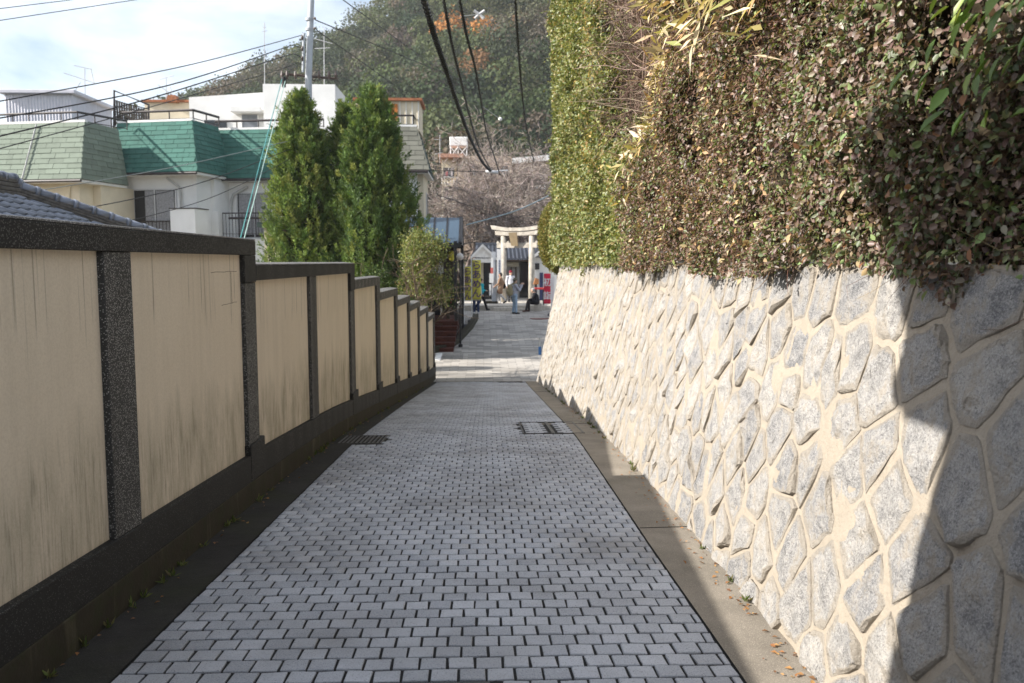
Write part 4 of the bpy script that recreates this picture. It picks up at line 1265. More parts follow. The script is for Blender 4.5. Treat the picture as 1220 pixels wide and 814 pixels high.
MB().box(-2.6, -1.75, 34.13, 34.197, TOPZ, 1.5).build('door', M_GLASS, T)
for x in (-2.66, -1.75): MB().box(x, x + .06, 34.1, 34.19, TOPZ, 1.56).build('door_frame', M_WHITE, T)
MB().box(-2.7, -1.62, 34.11, 34.197, 1.0, 1.35).build('sign_board', M_WHITE, T)
rail_run(T, [(-1.02, 31.1, gzf(31) + .2), (-.86, 34.2, gzf(34) + .2)], .9, M_BLACK, .35, .02, name='side_railing')
MB().box(-1.05, -.95, 32.2, 34.1, gzf(33), gzf(33) + .55).build('planter_side', M_BRICK, T)
c = at(538, 305, 33.5)
MB().ball(c, (.13, .13, .22), 12, 8).build('yellow_lantern', plain('yellow_paper', (.55, .48, .06), .7), T, 0, True)
T = thing('globe_lamp', (at(548, 390, 30.2)[0], 30.2, gzf(30.2)), 'black lamp post with clear glass globe at the brick steps', 'lamp')
p = at(548, 306, 30.2); lx = p[0]
MB().tube([(lx, 30.2, gzf(30.2) - .1), (lx, 30.2, gzf(30.2) + .1), (lx, 30.2, gzf(30.2) + .12), (lx, 30.2, p[2] - .2), (lx, 30.2, p[2] - .11)], [.08, .08, .035, .03, .06], 10).build('post', M_BLACK, T)
MB().ball(p, .135, 16, 12).build('globe', MT('frosted_glass', .15, .6).color((.46, .43, .40)).m, T, 0, True)

# ================================================================== writing
def text_mesh(body, size):
    cu = bpy.data.curves.new('txt', 'FONT'); cu.body = body; cu.size = size; cu.align_x = 'CENTER'; cu.extrude = .002
    cu.offset = size * .012
    o = bpy.data.objects.new('txt', cu); COL.objects.link(o)
    dg = bpy.context.evaluated_depsgraph_get()
    me = bpy.data.meshes.new_from_object(o.evaluated_get(dg))
    bpy.data.objects.remove(o); bpy.data.curves.remove(cu)
    return me
def letters(parent, chars, size, origin, ex, mat, step, name='lettering'):
    """characters one below the other; ex = reading direction on the cloth, origin = top centre, just in front of it"""
    ex = np.array(ex, float); nrm = np.cross(ex, (0, 0, 1))
    for k, ch in enumerate(chars):
        me = text_mesh(ch, size)
        M = Matrix.Identity(4)
        p = np.array(origin, float) + nrm * .0 - np.array([0, 0, step * (k + .85)])
        for i in range(3): M[i][0] = ex[i]; M[i][1] = (0, 0, 1)[i]; M[i][2] = nrm[i]; M[i][3] = p[i]
        me.transform(M)
        link(name, me, mat, parent)
def nobori(px0, px1, y0, y1, Y, label, cloth, ink, chars, size, step, yaw=0.0, pole_side=-1):
    a, b = at(px0, y0, Y), at(px1, y1, Y)
    w = b[0] - a[0]
    T = thing('banner', (a[0], Y, gzf(Y)), label, 'banner')
    px_ = a[0] - .03 if pole_side < 0 else b[0] + .03
    MB().tube([(px_, Y, gzf(Y)), (px_, Y, a[2] + .12)], .016, 8).build('pole', M_WHITE, T)
    MB().tube([(px_, Y, a[2] + .03), (px_ - pole_side * (w + .05), Y, a[2] + .03)], .01, 6).build('cross_bar', M_WHITE, T)
    MB().tube([(px_, Y, gzf(Y) - .02), (px_, Y, gzf(Y) + .1)], [.18, .16], 14).build('base', plain('banner_base', (.1, .1, .12), .6), T)
    n, m_ = 6, 16; V = []
    for j in range(m_ + 1):
        for i in range(n + 1):
            u, v = i / n, j / m_
            V.append((a[0] + w * u, Y + .03 * math.sin(u * 5 + v * 3) * v - .01, b[2] + (a[2] - b[2]) * v))
    F = [(j*(n+1)+i, j*(n+1)+i+1, (j+1)*(n+1)+i+1, (j+1)*(n+1)+i) for j in range(m_) for i in range(n)]
    o = link('cloth', np_mesh('cloth', np.array(V), np.array(F)), cloth, T, True)
    md = o.modifiers.new('thick', 'SOLIDIFY'); md.thickness = .004
    letters(T, chars, size, ((a[0] + b[0]) / 2, Y - .055, a[2] - .02), (1, 0, 0), ink, step)
    return T
M_YEL = plain('yellow_cloth', (.62, .56, .10), .8, .2, .12)
M_INK = plain('violet_ink', (.10, .05, .16), .8)
nobori(562.5, 573, 310, 357, 37.0, 'yellow banner with violet hiragana, hung higher of the two', M_YEL, M_INK, 'らあめん', .42, .41)
nobori(553.5, 561.5, 318, 358, 35.6, 'yellow banner with violet hiragana next to the porch post', M_YEL, M_INK, 'らあめん', .34, .345)
M_RED = plain('crimson_cloth', (.62, .035, .07), .8, .2, .08)
T = nobori(648, 656, 326, 362, 39.2, 'red banner with white characters beside the clipped bush', M_RED, M_WHITE, '初詣', .40, .62, 0, 1)
a, b = at(656.5, 330, 39.4), at(660, 366, 39.4)
tag(MB().box(a[0], b[0], 39.4, 39.45, gzf(39.4), a[2]).build('notice_board', M_WHITE), 'narrow white board standing beside the red banner', 'board')

# ================================================================== torii, shrine office, boards
M_TORII = plain('torii_granite', (.42, .385, .33), .85, .3, .28, 4, .35, 40)
FZ = -.74
cL, cR = at(600.0, 356, 46.0), at(633.3, 360, 45.2)
L_, R_ = np.array([cL[0], 46.0, FZ]), np.array([cR[0], 45.2, FZ])
T = thing('torii', (L_ + R_) / 2, 'pale granite torii with hanging plaque', 'torii')
ev = (R_ - L_) / np.linalg.norm(R_ - L_); nv = np.array([ev[1], -ev[0], 0])
def tz(py): return at(610, py, 45.6)[2]
for p in (L_, R_): MB().tube([p - (0, 0, .1), p + (0, 0, 1.5), (p[0], p[1], tz(281))], [.175, .165, .15], 18).build('pillar', M_TORII, T, 0, True)
mid = (L_ + R_) / 2; half = np.linalg.norm(R_ - L_) / 2
def beam(name, ext, z0, z1, thick, up=0.0, top_ext=0.0):
    n = 12; lo, hi, V = [], [], []
    for i in range(n + 1):
        s = -1 + 2 * i / n
        lift = up * abs(s) ** 2.2
        for e_, z in ((ext, z0 + lift), (ext + top_ext, z1 + lift * 1.25)):
            c = mid + ev * (half + e_) * s
            V += [(c[0] + nv[0]*thick, c[1] + nv[1]*thick, z), (c[0] - nv[0]*thick, c[1] - nv[1]*thick, z)]
    F = []
    for i in range(n):
        b_ = 4 * i
        F += [(b_, b_+4, b_+6, b_+2), (b_+1, b_+3, b_+7, b_+5), (b_+2, b_+6, b_+7, b_+3), (b_, b_+1, b_+5, b_+4)]
    F += [(0, 2, 3, 1), (4*n, 4*n+1, 4*n+3, 4*n+2)]
    return MB().add(V, F).build(name, M_TORII, T, .01)
beam('lintel_beam', .42, tz(281), tz(276.2), .17, .05, .03)
beam('cap_beam', .62, tz(275.8), tz(271.6), .22, .13, .08)
beam('tie_beam', .36, tz(295.4), tz(289.6), .12)
for p in (L_, R_):
    for s in (-1, 1):
        c = p + ev * .30 * s
        MB().prism([(*(c - ev*.1)[:2], tz(289.5)), (*(c + ev*.1)[:2], tz(289.5)), (*(c + ev*.02*s)[:2], tz(286.8))], tuple(nv * .10)).build('wedge', M_TORII, T)
pl = mid + nv * .25 - ev * .05
MB().prism([tuple(pl + ev*.24 + nv*.22 + np.array([0, 0, tz(277.5) - pl[2]])), tuple(pl - ev*.24 + nv*.22 + np.array([0, 0, tz(277.5) - pl[2]])),
            tuple(pl - ev*.20 - nv*.05 + np.array([0, 0, tz(293.2) - pl[2]])), tuple(pl + ev*.20 - nv*.05 + np.array([0, 0, tz(293.2) - pl[2]]))], tuple(nv * .07)).build('plaque', plain('plaque_wood', (.30, .23, .14), .8), T)
# shrine office
T = thing('shrine_office', (2.2, 52, FZ), 'low shrine office with tiled roof, white gable porch and dark openings', 'building')
Y = 50.0
M_SROOF = plain('grey_tile', (.15, .155, .17), .5, .4, .3, 12)
zz = lambda py: at(600, py, Y)[2]
MB().box(-.2, 6.5, Y + 1.5, Y + 6, FZ, zz(309)).build('wall', plain('grey_plaster', (.50, .49, .47), .85), T)  # wall in one even grey plaster tone
MB().prism([(-.5, Y + .8, zz(310)), (-.5, Y + 3.6, zz(293)), (-.5, Y + 6.5, zz(310)), (-.5, Y + 3.6, zz(293) + .12)], (7.3, 0, 0)).build('roof', M_SROOF, T)
n = 30
for k in range(n):
    x = -.4 + 7.1 * k / (n - 1)
    MB().tube([(x, Y + .75, zz(310) + .09), (x, Y + 3.55, zz(293) + .09)], .055, 6).build('roof_rib', M_ALU if k % 1 else plain('rib_tile', (.36, .37, .40), .4, .5) if k == 0 else bpy.data.materials['rib_tile'], T)
MB().tube([(-.5, Y + 3.6, zz(293) + .14), (6.8, Y + 3.6, zz(293) + .14)], .13, 8).build('ridge', M_SROOF, T)
MB().box(-.4, 6.6, Y + .75, Y + .9, zz(311.5), zz(310)).build('eave_board', M_TIMBER, T)
a, b = at(611, 316, Y + 1.4), at(619, 316, Y + 1.4)
MB().box(at(602, 330, Y + 1.4)[0], at(618, 330, Y + 1.4)[0], Y + 1.2, Y + 1.49, zz(318), zz(312.5)).build('shutter_box', M_CREAM, T)
w = MB().box(at(602, 330, Y + 1.4)[0], at(616, 330, Y + 1.4)[0], Y + 1.43, Y + 1.495, zz(345), zz(318.5)).build('window', plain('screen_panel', (.36, .34, .32), .6), T)
for x in (602, 608.5, 614): MB().box(at(x, 330, Y + 1.4)[0], at(x, 330, Y + 1.4)[0] + .06, Y + 1.38, Y + 1.428, zz(345), zz(318.5)).build('frame', M_TIMBER, w)
MB().box(at(619, 330, Y + 1.4)[0], at(631, 330, Y + 1.4)[0], Y + 1.40, Y + 1.495, FZ, zz(312)).build('dark_opening', M_GLASS, T)
MB().box(at(637, 330, Y + 1.4)[0], 6.4, Y + 1.3, Y + 1.495, FZ, zz(313)).build('panel', M_WHITE, T)
# gable porch
Yg = 48.4
ap, gl, gr = at(575, 291, Yg), at(560.5, 307.5, Yg), at(592.5, 309, Yg)
MB().prism([gl + (.15, 0, .05), gr + (-.15, 0, .08), ap - (0, 0, .12)], (0, .1, 0)).build('gable', M_WHITE, T)
for q in (gl, gr):
    MB().prism([ap + (0, 0, .02), ap - (0, 0, .16), q - (0, 0, .10), q + (0, 0, .06)], (0, -.14, 0)).build('barge_board', M_WHITE, T)
    MB().prism([ap + (0, .02, .12), ap + (0, .02, .03), q + (0, .02, .07), q + (0, .02, .15)], (0, 2.6, 0)).build('porch_roof', M_SROOF, T)
MB().box(gl[0] + .15, gr[0] - .1, Yg + .02, Yg + .2, at(575, 313, Yg)[2], at(575, 308, Yg)[2]).build('porch_beam', M_WHITE, T)
for x in (563, 588): q = at(x, 320, Yg); MB().box(q[0] - .1, q[0] + .1, Yg + .02, Yg + .2, FZ, at(575, 313, Yg)[2] - .002).build('porch_post', plain('grey_post', (.40, .42, .45), .7) if x == 563 else bpy.data.materials['grey_post'], T)
MB().box(at(564, 320, Yg)[0], at(576, 320, Yg)[0], Yg + 1.0, Yg + 1.1, FZ, at(575, 313, Yg)[2]).build('side_panel', M_CREAM, T)
MB().box(at(574, 320, Yg)[0], at(588, 320, Yg)[0], Yg + 1.3, Yg + 1.4, FZ, at(575, 313, Yg)[2]).build('dark_opening', M_GLASS, T)
# right-hand gable of the next hall
T = thing('side_hall', (5.4, 48, FZ), 'white gabled hall half hidden by the clipped bush', 'building')
ap = at(660, 285, 47.5)
MB().prism([at(632, 307, 47.5), ap, ap - (0, 0, .25), at(632.5, 310, 47.5)], (0, -.15, 0)).build('barge_board', M_WHITE, T)
MB().prism([at(632, 306, 47.6), ap + (0, .1, .05), ap + (4, .1, -1.6)], (0, 4, 0)).build('roof', M_SROOF, T)
MB().box(at(637, 320, 47.9)[0], at(690, 320, 47.9)[0], 47.9, 52, FZ, at(640, 305, 47.9)[2]).build('wall', M_WHITE, T)
q = at(640, 318, 47.85); MB().box(q[0] - .12, q[0] + .12, 47.8, 47.9, q[2] - .15, q[2] + .2).build('wall_lantern', M_BLACK, T)
MB().box(at(643, 320, 47.8)[0], at(647, 320, 47.8)[0], 47.75, 47.89, FZ, at(640, 325, 47.9)[2]).build('blue_post', plain('navy', (.03, .04, .11), .6), T)
# boards
T = thing('notice_pillar', at(596, 362, 44.6) * (1, 1, 0) + np.array([0, 0, FZ]), 'tall white vertical signboard before the left torii pillar', 'sign')
a, b = at(592, 297, 44.6), at(597.5, 345, 44.6)
MB().box(a[0], b[0], 44.6, 44.66, b[2], a[2]).build('board', M_WHITE, T)
for x in (a[0] + .03, b[0] - .08): MB().box(x, x + .05, 44.61, 44.65, FZ, b[2] - .002).build('leg', M_ALU, T)
rr = random.Random(3)
for k in range(7):       # a column of blue characters too small to read
    c = at(594.8, 311 + k * 3.1, 44.58)
    mb = MB()
    for q in range(4): mb.box(c[0] - .04, c[0] + .04, 44.590, 44.598, c[2] - .05 + q*.03, c[2] - .04 + q*.03)
    mb.box(c[0] - .008, c[0] + .008, 44.588, 44.598, c[2] - .055, c[2] + .055)
    mb.build('glyph', plain('blue_ink', (.07, .10, .22), .7) if k == 0 else bpy.data.materials['blue_ink'], T)
T = thing('sign_post', at(584, 362, 44.2) * (1, 1, 0) + np.array([0, 0, FZ]), 'grey post carrying small white and red notices', 'sign')
a = at(588, 300, 44.2)
MB().box(a[0] - .10, a[0] + .12, 44.2, 44.4, FZ, a[2]).build('post', bpy.data.materials['grey_post'], T)
for (x0_, x1_, y0_, y1_, mt) in ((583, 588, 326, 337, M_WHITE), (584.5, 587.5, 319, 326, plain('pink_notice', (.55, .14, .12), .7)), (584.8, 587.6, 307, 319, M_WHITE), (582.8, 585, 339, 352, M_WHITE)):
    a, b = at(x0_, y0_, 44.15), at(x1_, y1_, 44.15); MB().box(a[0], b[0], 44.12, 44.16, b[2], a[2]).build('notice', mt, T)
q = at(586, 357, 44.2); MB().box(q[0] - .3, q[0] + .3, 44.1, 44.6, FZ, FZ + .12).build('base', M_PLINTH, T, .02)
# bench, offering stand, step stones, bollard
T = thing('red_bench', at(643, 362, 42.4) * (1, 1, 0) + np.array([0, 0, FZ]), 'small red topped table behind the seated man', 'table')
a, b = at(637, 343, 42.6), at(649, 345, 42.6)
MB().box(a[0], b[0], 42.5, 43.0, b[2], a[2]).build('table_top', plain('red_lacquer', (.45, .05, .05), .5), T, .008)
for x in (a[0] + .04, b[0] - .08):
    for y in (42.53, 42.93): MB().box(x, x + .04, y, y + .04, FZ, b[2] - .002).build('leg', M_RAIL, T)
T = thing('offering_box', at(640, 345, 43.6) * (1, 1, 0) + np.array([0, 0, FZ]), 'small wooden box on a dark stand under the torii', 'box')
a, b = at(635.5, 333, 43.6), at(642, 339, 43.6)
MB().prism([(a[0], 43.6, b[2]), (b[0], 43.6, b[2]), (b[0], 43.6, a[2]), (a[0] + .12, 43.6, a[2] + .08)], (0, .4, 0)).build('box', plain('warm_wood', (.34, .15, .06), .7), T)
MB().box(a[0] + .08, b[0] - .08, 43.7, 43.9, FZ, b[2] - .002).build('stand', M_RAIL, T)
for k, (px, py, s) in enumerate(((592, 364, .34), (599, 366, .30), (606, 366, .34), (641, 368, .42))):
    c = at(px, py, 41.7); g = gzf(41.7)
    rr = random.Random(k); mb = MB(); mb.box(-s/2, s/2, -.15, .15, -.05, .2 if k < 3 else .40)
    mb.v = [(x + rr.uniform(-.03, .03) + c[0], y + 41.7, z + g) for x, y, z in mb.v]
    tag(mb.build('step_stone', M_GRANITE, None, .03), ['pale step stone nearest the blue jacket walker', 'middle pale step stone before the forecourt', 'pale step stone behind the backpack man', 'stone seat under the seated man'][k], 'stone')
c = at(643.2, 420, 28.5)
T = thing('bollard', (c[0] + .0, 28.5, gzf(28.5)), 'thin blue and grey marker post at the corner of the stone wall', 'bollard')
MB().tube([(c[0], 28.5, gzf(28.5) - .05), (c[0], 28.5, gzf(28.5) + .28)], .05, 10).build('sleeve', plain('blue_plastic', (.05, .15, .35), .5), T)
MB().tube([(c[0], 28.5, gzf(28.5) + .28), (c[0], 28.5, gzf(28.5) + .58)], .035, 10).build('post', M_PIPE, T)
# ================================================================== vegetation
M_LEAF = leaf_mat('glossy_leaf', .42, .42, .25)
M_LEAF_DULL = leaf_mat('dull_leaf', .6, .3, .25)
M_NEEDLE = leaf_mat('scale_leaf', .6, .25, .25)
M_FOREST = leaf_mat('forest_leaf', .7, .2, .2)
def twig_mat():
    m = MT('twig', .85, .2); m.color(m.attr()); return m.m
M_TWIG = twig_mat()
M_BARK = plain('bark', (.10, .075, .055), .9, .2, .35, 12, .5, 60)
def rdir(n, z=0.0):
    d = RNG.normal(size=(n, 3)); d[:, 2] += z
    return unit(d)
def palette(n, cols, weights, jit=.22):
    cols = np.array(cols); w = np.array(weights, float); w /= w.sum()
    c = cols[RNG.choice(len(cols), n, p=w)]
    return c * (1 + RNG.uniform(-jit, jit, (n, 1))) * (1 + RNG.uniform(-.06, .06, (n, 3)))

# ---------------- hedge bank on the stone wall
def xh(y): return np.interp(y, [-5, 2, 6, 10, 22.9], [1.52, 1.56, 1.64, 1.74, 1.90])
def hbot(y): return 1.40 + .09 * np.sin(y * 1.9 + .6) * np.exp(-np.maximum(y - 3, 0) / 9) + .10 * (fnoise(y, y * 0, 2.3, 31) - .5) - .06 * np.exp(-((y - 3.2) / 1.0) ** 2)
def htop(y): return 2.2 + .345 * np.maximum(y, 1.5)
def bulge(y, z): return .22 * (vnoise(y, z, .55, 47) - .5) - .30 * m_hole(np.asarray(y, float), np.asarray(z, float)) + .36 * (fnoise(y, z, 1.1, 40) - .5) + .16 * (fnoise(y, z, 3.6, 44) - .5)
def hedge_points(n, y0, y1, mask, zc=None):
    """random points on the face of the bank inside the mask"""
    Y = RNG.uniform(y0, y1, n * 3); T = RNG.uniform(0, 1, n * 3)
    b, t = hbot(Y), htop(Y) if zc is None else np.minimum(htop(Y), zc(Y))
    keep = RNG.random(n * 3) < (t - b) / (t - b).max()
    Y, T, b, t = Y[keep], T[keep], b[keep], t[keep]
    Z = b + (t - b) * T
    k = mask(Y, Z) * np.clip((fnoise(Y, Z, 2.6, 81) - .33) * 7, .12, 1) > RNG.random(len(Y))
    return Y[k][:n], Z[k][:n]
def hedge_leaves(name, parent, n, y0, y1, mask, size, cols, wts, mat, depth=.22, aspect=.62, droop=-.4, out=1.0, spread=.9, lift=0.0, mesh=leaf_mesh):
    Y, Z = hedge_points(n, y0, y1, mask); m = len(Y)
    dep = RNG.random(m) ** 1.7 * depth
    X = xh(Y) - bulge(Y, Z) + dep - lift - .03
    P = np.stack([X, Y, Z], 1)
    N = unit(np.stack([-np.full(m, out), RNG.normal(0, spread * .8, m), RNG.normal(.35, spread * .8, m)], 1))
    D = unit(np.stack([RNG.normal(-.35, .45, m), RNG.normal(0, .8, m), RNG.normal(droop, .7, m)], 1))
    L = size(Y) * RNG.uniform(.6, 1.35, m)
    C = palette(m, cols, wts)
    return link(name, mesh(name, P, D, N, L, L * aspect * RNG.uniform(.8, 1.2, m), C), mat, parent)
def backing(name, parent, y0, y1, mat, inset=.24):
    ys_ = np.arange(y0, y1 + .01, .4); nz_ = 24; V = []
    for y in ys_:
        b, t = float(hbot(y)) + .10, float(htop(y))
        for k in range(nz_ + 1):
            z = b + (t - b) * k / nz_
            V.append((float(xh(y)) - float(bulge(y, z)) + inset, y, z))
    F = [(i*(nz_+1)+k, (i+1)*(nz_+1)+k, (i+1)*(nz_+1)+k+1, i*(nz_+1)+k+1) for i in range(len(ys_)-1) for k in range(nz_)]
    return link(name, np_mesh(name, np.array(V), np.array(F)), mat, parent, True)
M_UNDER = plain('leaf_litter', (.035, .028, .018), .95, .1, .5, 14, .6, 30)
def zone_edge(z): return 8.6 - .30 * np.clip(z - 1.4, 0, 4) + 0.0       # where the brown creeper gives way to the green hedge (grows nearer upwards)
def wob(Y, Z): return 2.6 * (fnoise(Y, Z, .55, 60) - .5) + 1.2 * (fnoise(Y, Z, 2.0, 63) - .5) - 1.2 * np.exp(-np.maximum(Z - 1.35, 0) / .10)
def m_green(Y, Z): return np.clip((Y + wob(Y, Z) - 8.3) * .55, 0, 1) * (1 - .93 * m_hole(Y, Z))
def m_hole(Y, Z):    # bare twigs: upper part between the green hedge and the creeper
    e = (Z - 1.45) / np.maximum(Y, .5)          # picture slope
    return np.clip((np.minimum(12.8 - .4 * np.sin(Z * 2), 99) - Y) * 1.5, 0, 1) * np.clip((Y - 7.7 + .5 * (fnoise(Y, Z, 1.2, 61) - .5)) * 2, 0, 1) * np.clip((e - .125 - .10 * (fnoise(Y, Z, 1.0, 62) - .5)) * 22, 0, 1)
def m_brown(Y, Z): return np.clip((10.2 - Y - wob(Y, Z)) * .6, 0, 1) * (1 - .9 * m_hole(Y, Z))

Hg = thing('privet_hedge', (2.3, 16, 1.4), 'tall bright green clipped hedge at the far end of the stone wall', 'hedge')
hedge_leaves('foliage', Hg, 125000, 7.0, 22.95, m_green, lambda y: .036 + .0019 * y, [(.215, .235, .075), (.14, .175, .055), (.31, .31, .13), (.085, .115, .04), (.37, .30, .12), (.26, .18, .09)], [5, 4, 3.5, 3, 1.2, 1.0], M_LEAF, .25)
# yellowing strip
hedge_leaves('yellow_foliage', Hg, 6500, 10.5, 17.5, lambda Y, Z: np.clip(1 - np.abs(Y - 13.6 - 4 * (fnoise(Y * 0, Z, .9, 77) - .5)) * .55, 0, 1) * np.clip((fnoise(Y, Z, 1.6, 78) - .42) * 6, 0, 1) * np.clip((Z - 2.6) * 1.2, 0, 1), lambda y: .05 + 0 * y, [(.36, .24, .07), (.44, .32, .12), (.28, .17, .07), (.22, .22, .08)], [3, 3, 1, 2], M_LEAF_DULL, .1, lift=.06)
# rounded far end of the hedge
n = 26000
A = RNG.uniform(0, math.pi * .5, n); Z = 1.4 + RNG.random(n) * 8.2
Rr = .55 + .1 * (fnoise(A * 3, Z, 1.2, 71) - .5) - RNG.random(n) ** 1.7 * .2
P = np.stack([xh(22.9) + .52 - Rr * np.cos(A) - .0, 22.85 + Rr * np.sin(A), Z], 1)
Nn = np.stack([-np.cos(A), np.sin(A), A * 0 + .3], 1) + RNG.normal(0, .5, (n, 3))
D = RNG.normal(0, .7, (n, 3)); D[:, 2] -= .4
L = .075 * RNG.uniform(.6, 1.3, n)
link('end_foliage', leaf_mesh('end_foliage', P, D, Nn, L, L * .62, palette(n, [(.215, .235, .075), (.14, .175, .055), (.31, .31, .13), (.085, .115, .04)], [5, 5, 3, 3])), M_LEAF, Hg)
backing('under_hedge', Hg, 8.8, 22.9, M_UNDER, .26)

Cb = thing('wall_creeper', (1.8, 6, 1.4), 'brown and green winter creeper spilling over the stone wall', 'creeper')
BR = [(.18, .115, .09), (.25, .17, .125), (.12, .155, .05), (.19, .205, .085), (.10, .078, .07), (.36, .28, .18), (.31, .26, .23), (.15, .19, .06)]
hedge_leaves('foliage', Cb, 125000, 3.6, 12.5, lambda Y, Z: m_brown(Y, Z) * np.clip((Y - 3.2) * .8, 0, 1), lambda y: .020 + .0022 * y, BR, [5, 4, 3, 2.5, 4, 1.2, 2, 3], M_LEAF, .20)
hedge_leaves('fine_foliage', Cb, 30000, 4.4, 12.5, m_brown, lambda y: .018 + .002 * y, [(.20, .11, .075), (.13, .07, .05), (.26, .19, .12)], [3, 3, 1], M_LEAF_DULL, .08, .4, lift=.02)
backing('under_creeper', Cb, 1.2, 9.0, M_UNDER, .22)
def m_nearpatch(Y, Z): return np.clip((4.9 - Y + 2.2 * (fnoise(Y, Z, 2.0, 66) - .5)) * .7, 0, 1)
Cn = thing('ivy', (1.7, 3, 1.4), 'ivy with rounded plum and grey green leaves shaded by the unseen added gate', 'ivy')
hedge_leaves('foliage', Cn, 56000, .4, 6.2, m_nearpatch, lambda y: .028 + 0 * y, [(.12, .14, .07), (.19, .13, .105), (.10, .135, .055), (.27, .225, .175), (.17, .11, .085), (.18, .21, .085), (.31, .22, .145)], [3, 5, 3, 2.5, 4, 2, 1.4], M_LEAF, .20, .74, mesh=round_leaf_mesh)
hedge_leaves('pale_leaf_scatter', Cn, 420, 2.0, 5.2, m_nearpatch, lambda y: .038 + 0 * y, [(.40, .30, .16), (.22, .29, .12), (.30, .15, .08)], [1, 2, 1], M_LEAF_DULL, .05, .6, lift=.02, mesh=round_leaf_mesh)['kind'] = 'stuff'
hedge_leaves('dry_leaf_scatter', Cb, 900, 4.5, 9.5, m_brown, lambda y: .045 + 0 * y, [(.55, .42, .25), (.45, .30, .15), (.35, .40, .15)], [2, 2, 1], M_LEAF_DULL, .04, .5, lift=.03)
# hanging stems under the lip
def twigs(name, parent, n, y0, y1, mask, length, r, cols, dirv, jit, depth=.2, lift=.02, kinks=3, gather=None):
    Y, Z = hedge_points(n, y0, y1, mask); m = len(Y)
    P = np.stack([xh(Y) - bulge(Y, Z) + RNG.random(m) * depth - lift, Y, Z], 1)
    D = unit(np.array(dirv)[None] + RNG.normal(0, jit, (m, 3)))
    C = palette(m, cols, [1] * len(cols)); L = length * RNG.uniform(.5, 1.4, m)
    A_, B_, ra, rb, cc = [], [], [], [], []
    rr = r * RNG.uniform(.6, 1.3, m)
    for k in range(kinks):
        Q = P + D * (L / kinks)[:, None]
        A_.append(P); B_.append(Q); ra.append(rr * (1 - k / kinks * .7)); rb.append(rr * (1 - (k + 1) / kinks * .7)); cc.append(C)
        P = Q; D = unit(D + RNG.normal(0, .3, (m, 3)))
    return link(name, seg_mesh(name, np.concatenate(A_), np.concatenate(B_), np.concatenate(ra), np.concatenate(rb), np.concatenate(cc)), M_TWIG, parent)
twigs('stems', Cn, 900, 1.5, 4.6, lambda Y, Z: Y * 0 + 1, .22, .0018, [(.12, .07, .05), (.20, .15, .08)], (-.2, .1, -.6), .5)
twigs('stems', Cb, 2600, 4.2, 9.5, m_brown, .2, .0022, [(.16, .08, .06), (.24, .15, .09)], (-.3, .1, -.3), .6)
Tw = thing('dead_shrub', (2.2, 10.5, 2.0), 'leafless tangle of reddish brown twigs in a gap of the hedge', 'shrub')
twigs('twigs', Tw, 2000, 7.6, 13.4, m_hole, .75, .0055, [(.20, .13, .10), (.32, .23, .18), (.15, .10, .08), (.38, .29, .23)], (-.30, -.55, .12), .42, .50, .22, 5)
# long shoots that stand out from the face
def shoots(parent, n, y0, y1, mask, length, leaf, cols, wts):
    Y, Z = hedge_points(n, y0, y1, mask); m = len(Y)
    P = np.stack([xh(Y) - bulge(Y, Z) + .03, Y, Z], 1)
    D = unit(np.stack([RNG.normal(-.9, .25, m), RNG.normal(0, .7, m), RNG.normal(.1, .7, m)], 1)); L = length * RNG.uniform(.4, 1.3, m)
    A_, B_, lp, ld = [], [], [], []
    for k in range(4):
        Q = P + D * (L / 4)[:, None]; A_.append(P); B_.append(Q)
        for s in (.3, .8): lp.append(P + (Q - P) * s); ld.append(unit(D + RNG.normal(0, .8, (m, 3))))
        P = Q; D = unit(D + RNG.normal(0, .22, (m, 3)) + (0, 0, -.10))
    k4 = len(np.concatenate(A_))
    link('shoots', seg_mesh('shoots', np.concatenate(A_), np.concatenate(B_), np.full(k4, .0026), np.full(k4, .002), palette(k4, [(.15, .10, .06)], [1])), M_TWIG, parent)['kind'] = 'stuff'
    lp, ld = np.concatenate(lp), np.concatenate(ld); q = len(lp); Ls = leaf * RNG.uniform(.7, 1.3, q)
    link('shoot_leaves', round_leaf_mesh('shoot_leaves', lp, ld, unit(RNG.normal(0, .6, (q, 3)) + (-.5, 0, .8)), Ls, Ls * .55, palette(q, cols, wts)), M_LEAF, parent)['kind'] = 'stuff'
shoots(Hg, 420, 10, 22.8, m_green, .32, .07, [(.18, .20, .06), (.26, .26, .10), (.12, .15, .05)], [3, 3, 2])
shoots(Cb, 420, 4.2, 10, m_brown, .20, .035, [(.15, .11, .08), (.14, .16, .06), (.24, .18, .11)], [3, 3, 2])
shoots(Cn, 160, 1.8, 4.6, lambda Y, Z: Y * 0 + 1, .14, .03, [(.12, .13, .07), (.16, .11, .09), (.20, .20, .10)], [3, 3, 2])
# bamboo grass
Bm = thing('bamboo_grass', (1.7, 7.2, 1.6), 'straw yellow bamboo grass with long blades among the creeper', 'bamboo grass')
def bam(Y, Z):
    e = (Z - 1.45) / np.maximum(Y, .5)
    yc = 8.7 - 1.2 * np.clip((e - .12) / .2, 0, 1)
    a = np.clip(1 - np.abs(Y - yc) * 2.0, 0, 1) * np.clip((e - .06) * 15, 0, 1)
    b = np.clip((e - .235) * 14, 0, 1) * np.clip((Y - 3.9) * 2, 0, 1) * np.clip((7.6 - Y) * 2, 0, 1) * .35
    return np.clip(a + b, 0, 1)
Y, Z = hedge_points(3600, 3.8, 10.4, bam); m = len(Y)
P = np.stack([xh(Y) - bulge(Y, Z) - .10 - RNG.random(m) * .12, Y, Z], 1)
D = unit(np.stack([RNG.normal(-.5, .35, m), RNG.normal(-.1, .8, m), RNG.normal(-.35, .6, m)], 1))
L = RNG.uniform(.10, .24, m)
